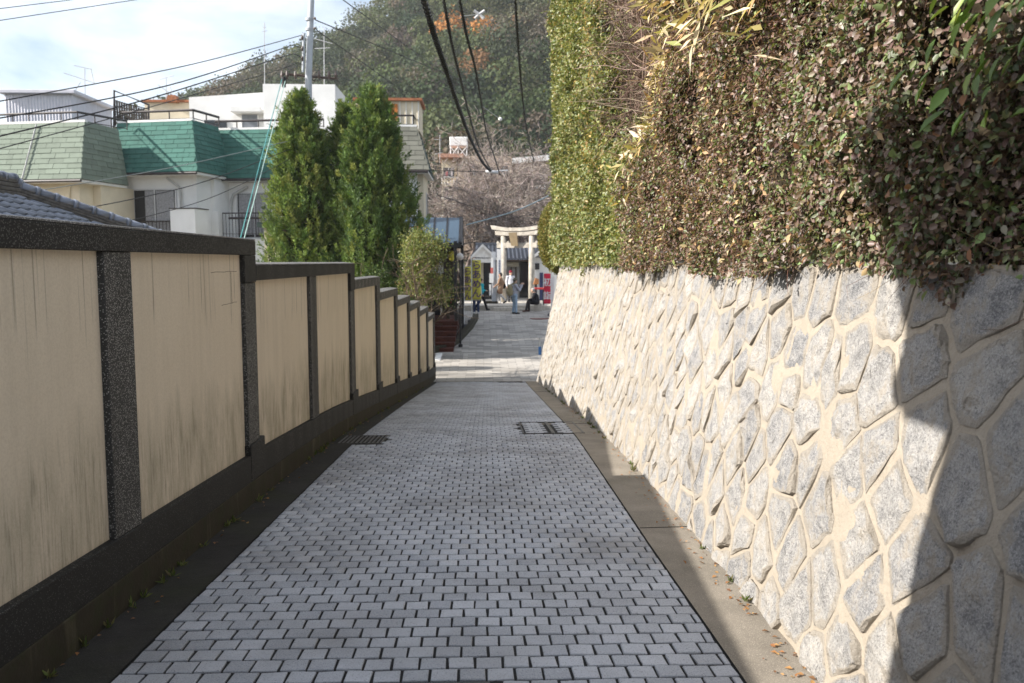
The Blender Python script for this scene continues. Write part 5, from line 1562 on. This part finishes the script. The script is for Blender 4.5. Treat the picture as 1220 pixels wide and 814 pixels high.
C = palette(m, [(.52, .42, .25), (.62, .53, .37), (.42, .36, .14), (.28, .30, .10), (.46, .29, .14)], [4, 4, 3, 1.5, 1])
link('blades', leaf_mesh('blades', P, D, unit(np.stack([-np.ones(m), RNG.normal(0, .5, m), RNG.normal(.6, .5, m)], 1)), L, L * .21, C, .2, .35), M_LEAF_DULL, Bm)
twigs('canes', Bm, 260, 3.8, 9.6, bam, .6, .003, [(.45, .34, .16), (.35, .22, .10)], (-.3, -.1, .5), .5, .15, .08, 3)
# large glossy leaves at the top right
Bl = thing('broad_leaf_vine', (1.6, 2.8, 2.1), 'vine with large pointed glossy green leaves above the ivy', 'vine')
def big(Y, Z): 
    e = (Z - 1.45) / np.maximum(Y, .5)
    return np.clip((e - .215 + .20 * (2.95 - Y)) * 14, 0, 1) * np.clip((2.9 - Y) * 6, 0, 1)
Y, Z = hedge_points(300, 1.2, 3.1, big); m = len(Y)
P = np.stack([xh(Y) - bulge(Y, Z) - .07 - RNG.random(m) * .12, Y, Z], 1)
D = unit(np.stack([RNG.normal(-.35, .25, m), RNG.normal(.45, .5, m), RNG.normal(-.75, .35, m)], 1))
L = RNG.uniform(.06, .105, m)
link('leaves', round_leaf_mesh('leaves', P, D, unit(np.stack([-np.ones(m), RNG.normal(0, .45, m), RNG.normal(.8, .4, m)], 1)), L, L * .42, palette(m, [(.16, .25, .05), (.24, .33, .08), (.11, .18, .04), (.30, .38, .12)], [4, 3, 3, 1]), .22), M_LEAF, Bl)

# ---------------- conifers
def conifer(base, h, rad, z_low, n_plume, per, label, cols, wts, seed, lean=(0, 0), sc=1.33):
    g = np.random.default_rng(seed)
    T = thing('conifer', base, label, 'conifer', 'conifers behind the wall')
    base = np.array(base, float)
    MB().tube([base - (0, 0, .2), base + (0, 0, h * .5), base + (0, 0, h * .93)], [.13, .09, .015], 8).build('trunk', M_BARK, T, 0, True)
    t = g.random(n_plume) ** .85
    ang = g.uniform(0, 2 * math.pi, n_plume)
    prof = rad * np.clip(1 - t, 0, 1) ** .56 * (.55 + .45 * np.clip((t + .05) / .35, 0, 1))
    lob = 1 + .52 * (fnoise(ang * 1.7, t * 6, 1.0, seed) - .5) * 2
    dep = 1 - g.random(n_plume) ** 2.0 * .62
    r = prof * lob * dep
    zz_ = z_low + (h - z_low) * t
    C0 = base + np.stack([np.cos(ang) * r + lean[0] * t, np.sin(ang) * r + lean[1] * t, zz_], 1)
    ax = unit(np.stack([np.cos(ang) * (.55 - .3 * t), np.sin(ang) * (.55 - .3 * t), np.full(n_plume, 1.0)], 1) + g.normal(0, .22, (n_plume, 3)))
    pl = sc * g.uniform(.18, .62, n_plume) * (.75 + .35 * (1 - t))
    tone = palette(n_plume, cols, wts, .25)
    k = n_plume * per
    idx = np.repeat(np.arange(n_plume), per)
    s = g.random(k)
    side = unit(g.normal(size=(k, 3)))
    P = C0[idx] + ax[idx] * (s * pl[idx])[:, None] + side * (.085 * sc * (1 - s * .8) * g.random(k))[:, None]
    D = unit(ax[idx] * .9 + side * .75)
    N = unit(g.normal(size=(k, 3)) + C0[idx] * 0 + np.stack([np.cos(ang), np.sin(ang), 0 * ang], 1)[idx] * .8)
    L = sc * g.uniform(.05, .11, k)
    col = tone[idx] * (1 + g.uniform(-.15, .15, (k, 1)))
    link('crown', leaf_mesh('crown', P, D, N, L, L * .30, col, .1), M_NEEDLE, T)
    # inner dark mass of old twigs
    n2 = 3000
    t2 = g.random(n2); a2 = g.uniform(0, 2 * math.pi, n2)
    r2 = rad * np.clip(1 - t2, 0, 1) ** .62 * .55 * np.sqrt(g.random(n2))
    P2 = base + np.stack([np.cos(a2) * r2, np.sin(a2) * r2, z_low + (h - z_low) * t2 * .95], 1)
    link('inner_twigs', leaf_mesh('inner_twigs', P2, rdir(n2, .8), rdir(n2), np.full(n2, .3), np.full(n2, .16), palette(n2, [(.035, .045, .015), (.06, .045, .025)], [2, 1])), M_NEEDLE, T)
GC = [(.075, .125, .04), (.12, .185, .05), (.175, .245, .065), (.24, .28, .085)]
b1 = at(361, 300, 28.9); b2 = at(446, 300, 28.4)
conifer((b1[0], 28.9, gzf(28.9)), at(362, 123, 28.9)[2] - gzf(28.9), 1.5, .9, 1700, 60, 'yellowish green conifer under the utility pole', GC, [2, 3, 4, 2.5], 91)
conifer((b2[0], 28.4, gzf(28.4)), at(445, 119, 28.4)[2] - gzf(28.4), 1.8, .9, 2300, 60, 'broader darker conifer beside the grey shingle house', GC, [4, 4, 2.2, 1], 92)
c3 = at(412, 132, 29.6)
conifer((c3[0], 29.6, gzf(29.6)), c3[2] - gzf(29.6), 1.05, 2.6, 500, 60, 'slim conifer leader squeezed between the two large conifers', GC, [2, 3, 4, 2], 93)

# ---------------- broadleaf trees and shrubs
def branch_tree(base, h, spread, levels, n0, seed, r0, up=.55, start=.3, kids=(3, 5), wander=.25):
    g = random.Random(seed); segs = []; tips = []
    def grow(p, d, L, r, lv):
        k = 3
        for i in range(k):
            d = (d + Vector((g.gauss(0, wander), g.gauss(0, wander), g.gauss(0, wander * .7) + .05 * up))).normalized()
            q = p + d * (L / k); r2 = r * .84
            segs.append((p, q, r, r2)); p = q; r = r2
            if lv > 0 and i >= (0 if lv < levels else 1):
                for _ in range(g.randint(*kids) - 1):
                    a = Vector((g.gauss(0, 1), g.gauss(0, 1), g.gauss(.15, .6))).normalized()
                    grow(p, (d * .55 + a * spread).normalized(), L * g.uniform(.5, .75), r * .62, lv - 1)
        if lv == 0: tips.append((p, d))
    b = Vector(base)
    for _ in range(n0):
        grow(b, Vector((g.gauss(0, .25), g.gauss(0, .25), 1)).normalized(), h * start, r0, levels)
    return segs, tips
def segs_obj(name, segs, parent, cols, rmin=.004):
    A = np.array([s[0] for s in segs]); B = np.array([s[1] for s in segs])
    ra = np.maximum([s[2] for s in segs], rmin); rb = np.maximum([s[3] for s in segs], rmin)
    return link(name, seg_mesh(name, A, B, ra, rb, palette(len(A), cols, [1] * len(cols)), 5), M_TWIG, parent)

c = at(505, 350, 24.3); T = thing('young_tree', (c[0], 24.3, gzf(24.3)), 'young evergreen tree with yellow green leaves at the end of the wall', 'tree')
segs, tips = branch_tree((c[0], 24.3, gzf(24.3)), 3.6, .75, 2, 2, 12, .045, .6, .62)
cx, cz = c[0], at(511, 316, 24.3)[2]
segs_obj('trunk', segs, T, [(.16, .12, .085), (.10, .08, .06)], .006)
g = np.random.default_rng(5)
nc = 190
cl = np.stack([g.normal(0, .25, nc), g.normal(0, .34, nc), g.normal(0, .47, nc)], 1); cl[:, 0] *= np.clip(1.15 - cl[:, 2] * .28, .4, 1.6)
cl = cl[(np.abs(cl[:, 2]) < 1.25)]; nc = len(cl)
cl += (cx, 24.3, cz)
per = 75; idx = np.repeat(np.arange(nc), per); k = len(idx)
P = cl[idx] + g.normal(0, .10, (k, 3))
L = g.uniform(.05, .10, k)
link('crown', leaf_mesh('crown', P, unit(g.normal(size=(k, 3)) + (-.2, 0, -.4)), unit(g.normal(size=(k, 3)) + (-.3, -.2, .8)), L, L * .42,
     palette(k, [(.17, .21, .055), (.25, .28, .08), (.11, .14, .04), (.33, .30, .10), (.25, .16, .08)], [4, 4, 3, 1.5, .6])), M_LEAF, T)

def bush(name, label, cat, c, rads, n, size, cols, wts, mat=None, gnd=None, seed=1, bumps=.25):
    g = np.random.default_rng(seed)
    T = thing(name, (c[0], c[1], gzf(c[1]) if gnd is None else gnd), label, cat)
    d = unit(g.normal(size=(n, 3)))
    lob = 1 + bumps * (fnoise(np.arctan2(d[:, 1], d[:, 0]) * 2, d[:, 2] * 3, 1.3, seed) - .5) * 2
    P = np.array(c) + d * np.array(rads) * (lob * (1 - g.random(n) ** 2 * .35))[:, None]
    L = size * g.uniform(.6, 1.3, n)
    link('foliage', leaf_mesh('foliage', P, unit(g.normal(size=(n, 3)) + d * .5), unit(g.normal(0, .6, (n, 3)) + d), L, L * .6, palette(n, cols, wts)), mat or M_LEAF_DULL, T)
    gz0 = T.location.z
    MB().tube([(c[0], c[1], gz0 - .1), (c[0], c[1], c[2])], [.07, .04], 7).build('stem', M_BARK, T)
    k = 60; A = np.repeat(np.array([[c[0], c[1], max(gz0, c[2] - rads[2] * .8)]]), k, 0); B = np.array(c) + unit(g.normal(size=(k, 3))) * np.array(rads) * .85
    link('branches', seg_mesh('branches', A, B, np.full(k, .02), np.full(k, .006), palette(k, [(.10, .07, .05)], [1])), M_TWIG, T)
    return T
c = at(661, 283, 26.0)
bush('clipped_bush', 'tall clipped olive yellow bush beyond the stone wall corner', 'bush', (c[0] + .12, 26.0, c[2] + .02), (.62, .62, 1.15), 26000, .055, [(.16, .16, .03), (.22, .19, .04), (.11, .12, .025), (.30, .22, .07)], [4, 3, 3, 1], seed=8, bumps=.12)
c = at(492, 340, 25.2)
bush('low_shrub', 'low dark shrub between the conifer and the young tree', 'shrub', (c[0] - .9, 25.2, -.5), (.45, .45, .8), 5000, .07, [(.05, .08, .025), (.09, .12, .03)], [2, 1], seed=9)
c = at(470, 335, 17.6)
bush('low_shrub', 'small dark shrub peeping over the wall under the broad conifer', 'shrub', (at(462, 320, 17.6)[0] - .25, 17.6, .55), (.42, .4, .75), 5000, .06, [(.05, .085, .025), (.09, .13, .03)], [2, 1], seed=10)
c = at(534, 352, 31.9)
bush('potted_plant', 'dark leafy pot plant at the top of the brick steps', 'plant', (c[0], 31.9, .25), (.5, .4, .55), 3500, .08, [(.04, .07, .025), (.07, .10, .03), (.16, .05, .04)], [3, 2, .5], gnd=TOPZ, seed=14)

# ---------------- bare cherry trees behind the torii
for k, (px, Y, top, lb, sd) in enumerate(((556, 60, 186, 'leafless grey brown cherry tree nearest the beige flats', 3), (592, 58, 172, 'leafless cherry tree rising over the shrine office roof', 4),
                                      (622, 59, 166, 'leafless cherry tree spreading above the torii', 5), (655, 58.5, 160, 'leafless cherry tree behind the clipped bush', 6),
                                      (575, 66, 200, 'leafless cherry tree before the wall of the beige flats', 7), (610, 68, 195, 'leafless cherry tree before the low white building', 8),
                                      (645, 66, 190, 'leafless cherry tree below the long pale roof', 9))):
    b = at(px, 300, Y); h = at(px, top, Y)[2] - gzf(Y)
    T = thing('cherry_tree', (b[0], Y, gzf(Y)), lb, 'tree', 'bare cherry trees behind the torii')
    segs, tips = branch_tree((b[0], Y, gzf(Y)), h, 1.05, 4, 3, sd, .17, .7, .56, (2, 3), .18)
    segs_obj('branches', segs, T, [(.13, .105, .09), (.22, .18, .155), (.28, .235, .205)], .013)
    A = np.array([t[0] for t in tips])[:5200]; m = len(A)
    sel = np.repeat(np.arange(m), 2); D = unit(np.array([t[1] for t in tips])[:5200][sel] + RNG.normal(0, .6, (len(sel), 3)))
    link('twigs', seg_mesh('twigs', A[sel], A[sel] + D * RNG.uniform(.25, .7, (len(sel), 1)), np.full(len(sel), .014), np.full(len(sel), .008), palette(len(sel), [(.36, .30, .27), (.44, .375, .34)], [1, 1])), M_TWIG, T)

# ---------------- wooded hill
def ridge(x): return np.interp(x, [-900, -320, -160, -125, -108, -88, -67, -56, -43, -34, -15, 20, 70, 160, 320, 700, 1500], [0, 0, 4, 22, 49, 57, 68, 73, 81, 88, 99, 119, 132, 124, 95, 50, 0])
def hillz(x, y):
    t = np.clip((y - 105) / 215, 0, 1)
    s = t * t * (3 - 2 * t) * .45 + t * .55
    back = np.clip((y - 320) / 500, 0, 1)
    xx = x * (300.0 / np.maximum(np.minimum(y, 330), 150)) * .55 + x * .45
    return gz(y) + ridge(xx) * s * (1 - back ** 1.5) + 7 * (fnoise(x, y, .03, 80) - .5) * np.clip(t * 3, 0, 1)
xs = np.concatenate([np.linspace(-900, -160, 20), np.arange(-150, 110, 6), np.linspace(120, 1400, 24)]); ys = np.concatenate([np.arange(100, 340, 6), np.linspace(350, 830, 14)])
XX, YY = np.meshgrid(xs, ys); ZZ = hillz(XX, YY) - .1
V = np.stack([XX, YY, ZZ], -1).reshape(-1, 3); nx = len(xs)
F = np.array([(j*nx+i, j*nx+i+1, (j+1)*nx+i+1, (j+1)*nx+i) for j in range(len(ys)-1) for i in range(nx-1)])
tag(link('hill', np_mesh('hill', V, F), plain('forest_floor', (.05, .05, .028), .95, .1, .4, .2), None, True), kind='structure')
g = np.random.default_rng(21)
TX, TY = [], []
y = 108.0
while y < 335:
    sp = 6.2 + (y - 108) * .010
    x = -56 - (y - 108) * .34
    while x < 26 + (y - 108) * .13:
        TX.append(x + g.uniform(-.45, .45) * sp); TY.append(y + g.uniform(-.45, .45) * sp); x += sp
    y += sp * 1.05
TX, TY = np.array(TX), np.array(TY); TZ = hillz(TX, TY)
nt = len(TX)
Rc = g.uniform(3.4, 6.2, nt); Hc = Rc * g.uniform(1.0, 1.5, nt)
kindn = fnoise(TX, TY, .022, 90) + g.normal(0, .09, nt)
dec = (kindn > .575)
tone = np.where(dec[:, None], palette(nt, [(.085, .076, .056), (.11, .094, .072), (.09, .09, .052), (.115, .088, .06)], [3, 3, 2, 1], .12),
                palette(nt, [(.034, .052, .022), (.048, .07, .026), (.07, .09, .034), (.092, .105, .04), (.026, .042, .02)], [3, 3, 2.5, 1.4, 2], .22))
def px_of(x, y, z):
    v = np.stack([x, y, z], 1) - EYE; q = v @ _f
    return 610 + 1000 * (v @ _r) / q, 407 - 1000 * (v @ _u) / q
PXs, PYs = px_of(TX, TY, TZ + Hc)
for (ox, oy, rx, ry, oc) in ((558, 26, 26, 10, (.32, .14, .035)), (572, 76, 14, 8, (.22, .12, .055)), (480, 14, 14, 8, (.17, .11, .06)), (612, 20, 18, 9, (.18, .11, .055))):
    m_ = ((PXs - ox) / rx) ** 2 + ((PYs - oy) / ry) ** 2 < 1
    tone[m_] = np.array(oc) * g.uniform(.75, 1.25, (m_.sum(), 1))
vis = (PXs > 200) & (PXs < 700) & (PYs > -60)
per = np.where(vis, 520, 70)
idx = np.repeat(np.arange(nt), per); k = len(idx)
d = unit(g.normal(size=(k, 3))); d[:, 2] = np.abs(d[:, 2]) * 1.0 - .25 * (g.random(k) < .35)
lob = 1 + .35 * (fnoise(np.arctan2(d[:, 1], d[:, 0]) * 1.8 + idx * 3.7, d[:, 2] * 2.5 + idx, 1.0, 95) - .5) * 2
P = np.stack([TX, TY, TZ + Hc * .55], 1)[idx] + d * np.stack([Rc, Rc, Hc * .8], 1)[idx] * (lob * (1 - g.random(k) ** 2.2 * .3))[:, None]
L = g.uniform(.45, 1.0, k) * np.where(vis, 1.0, 2.0)[idx]
col = tone[idx] * (1 + g.uniform(-.12, .12, (k, 1)))
fo = link('forest', leaf_mesh('forest', P, unit(g.normal(size=(k, 3)) + d * .3), unit(g.normal(0, .26, (k, 3)) + d), L, L * .85, col, .12, .5), M_FOREST)
tag(fo, 'dense winter forest of evergreen and brown trees covering the hill', 'forest', kind='stuff')

# ---------------- weeds in the joints at the wall feet
n = 70; side = RNG.random(n) < .6
Y = 2.6 + RNG.random(n) ** 1.3 * 17
X = np.where(side, np.array([xw(y) for y in Y]) + .022 + np.abs(RNG.normal(0, .015, n)), np.array([xb(y) for y in Y]) - .02 - np.abs(RNG.normal(0, .02, n)))
per = 14; idx = np.repeat(np.arange(n), per); k = len(idx)
P = np.stack([X, Y, gz(Y) + .006], 1)[idx] + RNG.normal(0, .008, (k, 3)) * (1, 1, 0)
L = RNG.uniform(.02, .06, k)
tag(link('weeds', leaf_mesh('weeds', P, unit(RNG.normal(0, .6, (k, 3)) + (0, 0, 1)), unit(RNG.normal(size=(k, 3))), L, L * .22, palette(k, [(.08, .11, .03), (.12, .14, .04), (.16, .14, .06)], [2, 2, 1]), .2), M_LEAF_DULL), 'small weeds growing in the joints at the feet of both walls', 'weeds', kind='stuff')
# ---------------- fallen leaves along the foot of the stone wall
n = 330; side = RNG.random(n) < .25
Y = 2.4 + RNG.random(n) ** 1.4 * 12
X = np.where(side, np.array([xw(y) for y in Y]) + .03 + np.abs(RNG.normal(0, .07, n)), np.array([xb(y) for y in Y]) - np.abs(RNG.normal(0, .07, n)) - .01)
P = np.stack([X, Y, gz(Y) + .012], 1)
L = RNG.uniform(.015, .035, n)
tag(link('leaf_litter', leaf_mesh('leaf_litter', P, unit(np.stack([RNG.normal(size=n), RNG.normal(size=n), RNG.normal(0, .15, n)], 1)), np.tile([0, 0, 1.0], (n, 1)) + RNG.normal(0, .2, (n, 3)), L, L * .6, palette(n, [(.32, .15, .06), (.42, .24, .10), (.20, .10, .05)], [3, 2, 2]), .25), M_LEAF_DULL), 'dry brown leaves scattered along the gutters of the lane', 'leaves', kind='stuff')
# ================================================================== people
def remesh(mb, voxel):
    me = mb.mesh('tmp')
    o = bpy.data.objects.new('tmp', me); COL.objects.link(o)
    md = o.modifiers.new('r', 'REMESH'); md.mode = 'VOXEL'; md.voxel_size = voxel; md.adaptivity = 0
    sm = o.modifiers.new('s', 'SMOOTH'); sm.factor = .5; sm.iterations = 2
    out = bpy.data.meshes.new_from_object(o.evaluated_get(bpy.context.evaluated_depsgraph_get()))
    bpy.data.objects.remove(o); bpy.data.meshes.remove(me)
    return out
def caps(mb, a, b, ra, rb, n=10):
    a, b = np.array(a, float), np.array(b, float); e = b - a; L = np.linalg.norm(e) + 1e-6; e = e / L
    pts, rad = [], []
    for t in (-.98, -.7, -.35, 0): pts.append(a + e * ra * t); rad.append(ra * math.sqrt(max(1 - t*t, .01)))
    for t in (.35, .7, .98): pts.append(b + e * rb * t); rad.append(rb * math.sqrt(max(1 - t*t, .01)))
    pts.insert(4, b); rad.insert(4, rb)
    mb.tube(pts, rad, n)
SKIN = plain('skin', (.52, .33, .24), .6, .35, .06)
def cloth(name, c): return bpy.data.materials.get(name) or plain(name, c, .9, .15, .14, 9, .2, 80)
def hand(mb, wrist, elbow, side, curl=.5):
    w, e = np.array(wrist, float), np.array(elbow, float)
    d = (w - e) / np.linalg.norm(w - e)
    s = np.cross(d, (0, 0, 1.0)) if abs(d[2]) < .9 else np.array([0, 1.0, 0]); s = s / np.linalg.norm(s) * side
    nrm = np.cross(s, d)
    pal = w + d * .075
    caps(mb, w, pal, .026, .032)
    for k, ln in enumerate((.062, .072, .068, .052)):
        p = pal + s * (.030 - .020 * k); m_ = p + d * ln * .55 + nrm * .008; q = m_ + (d * (1 - curl) - nrm * curl) * ln * .5
        caps(mb, p, m_, .0095, .009, 6); caps(mb, m_, q, .009, .008, 6)
    p = w + d * .025 + s * .026; m_ = p + d * .03 + s * .022; caps(mb, p, m_, .011, .010, 6); caps(mb, m_, m_ + d * .032, .010, .0085, 6)
def person(label, loc, face, J, look, legs, top, shoes, hair, H=1.66, hat=None, coat_hem=None, pack=None, top_name='jacket', extra=None):
    """J = joints in metres for a 1.66 m body: x to its right, y ahead, z up"""
    T = empty('person', tuple(map(float, loc)), label, 'person', None, face)
    T.scale = (H / 1.66,) * 3
    b = MB()
    hd = np.array(J['head'], float); lk = np.array(look, float); lk /= np.linalg.norm(lk)
    nk = np.array(J['neck'], float); pv_ = np.array(J['pelvis'], float); ch = np.array(J['chest'], float)
    b.ball(hd, (.076, .092, .112), 14, 10)
    caps(b, hd + lk * .03 - (0, 0, .06), hd + lk * .05 - (0, 0, .085), .05, .035)            # jaw
    caps(b, hd + lk * .088 + (0, 0, .005), hd + lk * .108 - (0, 0, .022), .012, .016, 6)     # nose
    sd = np.cross(lk, (0, 0, 1)); sd /= np.linalg.norm(sd) + 1e-6
    for s in (1, -1): b.ball(hd + sd * .078 * s - (0, 0, .01), (.014, .02, .03), 8, 6)        # ears
    caps(b, hd - (0, 0, .07), nk, .052, .058)
    caps(b, nk, ch, .07, .135); caps(b, ch, pv_, .13, .125)
    for s, S in ((1, 'r'), (-1, 'l')):
        sh, el, wr = (np.array(J[k + S], float) for k in ('sh_', 'el_', 'wr_'))
        caps(b, nk - (0, 0, .04), sh, .06, .062); caps(b, sh, el, .052, .040); caps(b, el, wr, .038, .026)
        hand(b, wr, el, s, J.get('curl', .45))
        hp, kn, an = (np.array(J[k + S], float) for k in ('hp_', 'kn_', 'an_'))
        caps(b, pv_, hp, .11, .095); caps(b, hp, kn, .088, .056); caps(b, kn, an, .055, .036)
        toe = an + np.array(J.get('toe_' + S, (0, .15, -.05)), float); caps(b, an - (0, 0, .035), toe, .036, .028)
    link('body', remesh(b, .011), SKIN, T, True)
    for s in (1, -1):
        e_ = MB(); e_.ball(hd + lk * .084 + sd * .032 * s + (0, 0, .012), .011, 8, 6); e_.build('eye', M_BLACK, T)
    # clothes
    c = MB()
    caps(c, nk - (0, 0, .03), ch, .09, .16); caps(c, ch, pv_, .155, .155)
    for S in 'rl':
        sh, el, wr = (np.array(J[k + S], float) for k in ('sh_', 'el_', 'wr_'))
        caps(c, nk - (0, 0, .06), sh, .075, .078); caps(c, sh, el, .07, .058); caps(c, el, el + (wr - el) * .93, .056, .044)
        if coat_hem: caps(c, np.array(J['hp_' + S]) + (0, 0, .02), np.array(J['hp_' + S]) + (np.array(J['kn_' + S]) - np.array(J['hp_' + S])) * coat_hem, .135, .125)
    link(top_name, remesh(c, .016), top, T, True)
    c = MB(); caps(c, pv_ + (0, 0, .04), pv_ - (0, 0, .03), .135, .135)
    for S in 'rl':
        hp, kn, an = (np.array(J[k + S], float) for k in ('hp_', 'kn_', 'an_'))
        caps(c, pv_ - (0, 0, .02), hp, .125, .11); caps(c, hp, kn, .103, .074); caps(c, kn, an - (an - kn) * .04, .073, .058)
    link('trousers', remesh(c, .016), legs, T, True)
    for S in 'rl':
        an = np.array(J['an_' + S], float); c = MB(); toe = an + np.array(J.get('toe_' + S, (0, .15, -.05)), float)
        caps(c, an - (0, 0, .03), toe, .052, .042); caps(c, an + (0, 0, .03), an - (0, 0, .035), .05, .05); link('shoe', remesh(c, .012), shoes, T, True)
    c = MB(); c.ball(hd - lk * .018 + (0, 0, .028), (.086, .094, .098), 14, 10); caps(c, hd - lk * .05 - (0, 0, .02), hd - lk * .045 - (0, 0, .07), .06, .045)
    link('hair', remesh(c, .014), hair, T, True)
    if hat is not None:
        c = MB(); c.ball(hd + (0, 0, .055), (.098, .108, .085), 14, 10)
        if hat[1]: c.tube([hd + (0, 0, .045), hd + (0, 0, .055)], .155, 16)
        link('hat', remesh(c, .012), hat[0], T, True)
    if pack is not None:
        c = MB(); q = ch - np.array([0, .24, .10]); caps(c, q + (0, 0, .14), q - (0, 0, .14), .13, .155); c.ball(q - (0, .1, .06), (.12, .08, .1), 10, 8)
        link('backpack', remesh(c, .02), pack, T, True)
        for s in (1, -1):
            c = MB(); c.tube([ch + (.1*s, -.15, .15), ch + (.11*s, .0, .23), ch + (.10*s, .155, .10), ch + (.12*s, .05, -.15), ch + (.10*s, -.15, -.17)], .022, 6); c.build('strap', pack, T)
    if extra: extra(T, J)
    return T
def stand(**kw):
    J = dict(head=(0, .02, 1.545), neck=(0, 0, 1.385), chest=(0, 0, 1.22), pelvis=(0, 0, .93),
             sh_r=(.18, 0, 1.33), el_r=(.23, -.03, 1.06), wr_r=(.23, .06, .83), sh_l=(-.18, 0, 1.33), el_l=(-.23, -.03, 1.06), wr_l=(-.23, .06, .83),
             hp_r=(.095, 0, .86), kn_r=(.10, .03, .47), an_r=(.10, 0, .085), hp_l=(-.095, 0, .86), kn_l=(-.10, .03, .47), an_l=(-.10, 0, .085))
    J.update(kw); return J
def walk(**kw):
    J = stand(kn_r=(.09, .17, .49), an_r=(.08, .30, .10), kn_l=(-.09, -.02, .47), an_l=(-.09, -.30, .15), toe_r=(0, .15, -.03), toe_l=(0, .12, -.10),
              el_r=(.23, -.14, 1.08), wr_r=(.22, -.05, .86), el_l=(-.23, .08, 1.07), wr_l=(-.21, .27, .93)); J.update(kw); return J
BLK = cloth('black_cloth', (.018, .018, .022)); HAIRB = plain('black_hair', (.012, .010, .010), .6); HAIRG = plain('grey_hair', (.34, .33, .32), .7)
def px_loc(px, py, Y, z): p = at(px, py, Y); return (p[0], Y, z)
# photographer with backpack, phone held up in both hands
def phone(T, J):
    m_ = (np.array(J['wr_r']) + np.array(J['wr_l'])) / 2 + (0, .09, .05)
    MB().box(m_[0] - .075, m_[0] + .075, m_[1], m_[1] + .01, m_[2] - .04, m_[2] + .04).build('phone', M_BLACK, T, .004)
person('man in grey sleeves and light jeans with khaki backpack, raising a phone', px_loc(613, 374, 40.0, gzf(40.0)), R(-68),
       stand(head=(0, .03, 1.55), el_r=(.24, .14, 1.10), wr_r=(.10, .36, 1.36), el_l=(-.24, .14, 1.10), wr_l=(-.10, .36, 1.36), an_r=(.11, .03, .085), an_l=(-.11, -.03, .085), curl=.7),
       (0, 1, .12), cloth('light_denim', (.28, .37, .47)), cloth('grey_knit', (.36, .36, .41)), BLK, HAIRB, 1.70, (cloth('olive_hat', (.13, .12, .085)), True), None, cloth('khaki', (.27, .23, .14)), 'sweater', phone)
# seated elderly man
gs = gzf(41.2)
person('elderly man with grey hair in black coat sitting on a stone', px_loc(639.5, 371, 41.2, gs), R(80),
       dict(head=(0, .20, 1.06), neck=(0, .13, .92), chest=(0, .07, .77), pelvis=(0, 0, .50), sh_r=(.18, .10, .87), el_r=(.23, .20, .63), wr_r=(.08, .42, .60), sh_l=(-.18, .10, .87), el_l=(-.23, .20, .63), wr_l=(-.08, .42, .60),
            hp_r=(.10, .06, .47), kn_r=(.14, .42, .50), an_r=(.12, .40, .085), hp_l=(-.10, .06, .47), kn_l=(-.14, .42, .50), an_l=(-.12, .52, .085), curl=.6),
       (0, 1, -.1), cloth('charcoal', (.045, .042, .045)), BLK, plain('brown_shoe', (.09, .04, .03), .6), HAIRG, 1.66, None, .5, None, 'coat')
# walker in tan coat with black bag
def bag(T, J):
    c = MB(); c.ball((.25, -.10, .95), (.07, .15, .17), 10, 8); link('bag', remesh(c, .02), BLK, T, True)
    MB().tube([(.26, -.12, 1.08), (.2, -.05, 1.30), (.10, .10, 1.36)], .014, 5).build('bag_strap', BLK, T)
person('walker in a long tan coat carrying a black bag', px_loc(596.5, 358, 44.2, FZ), R(90 - 12), walk(), (0, 1, 0), cloth('pale_trousers', (.45, .44, .43)), cloth('tan_wool', (.29, .18, .115)), BLK, HAIRB, 1.62, None, .62, None, 'coat', bag)
person('person in white jacket and dark red cap under the torii', px_loc(608.3, 352, 45.9, FZ), R(-160), stand(), (0, 1, 0), cloth('dark_trousers', (.05, .05, .055)), cloth('white_down', (.62, .62, .66)), BLK, HAIRB, 1.70, (cloth('maroon', (.20, .02, .035)), False), None, None, 'jacket')
person('walker in turquoise jacket behind the yellow banner', px_loc(573, 367, 42.0, gzf(42.0)), R(-60), walk(wr_l=(-.16, .36, 1.03)), (0, 1, 0), BLK, cloth('turquoise', (.03, .36, .42)), BLK, HAIRB, 1.62, None, None, None, 'jacket')
person('person in cream coat and navy trousers hidden behind the yellow banner', px_loc(567.5, 370, 40.2, gzf(40.2)), R(170), stand(), (0, 1, 0), cloth('navy_denim', (.03, .045, .10)), cloth('cream_coat', (.50, .45, .38)), cloth('pale_shoe', (.4, .4, .4)), HAIRB, 1.60, None, .3, None, 'coat')
HAZE = .0003
# ================================================================== air
hz = MB(); hz.box(-260, 330, -40, 345, -6, 175)
hm = bpy.data.materials.new('haze'); hm.use_nodes = True
ht = hm.node_tree; ht.nodes.remove(ht.nodes['Principled BSDF'])
hv = ht.nodes.new('ShaderNodeVolumePrincipled'); hv.inputs['Color'].default_value = (.93, .96, 1.0, 1); hv.inputs['Density'].default_value = HAZE; hv.inputs['Anisotropy'].default_value = .2
ht.links.new(hv.outputs['Volume'], ht.nodes['Material Output'].inputs['Volume'])
tag(hz.build('haze', hm), 'thin pale winter haze over the valley', 'haze', kind='stuff')
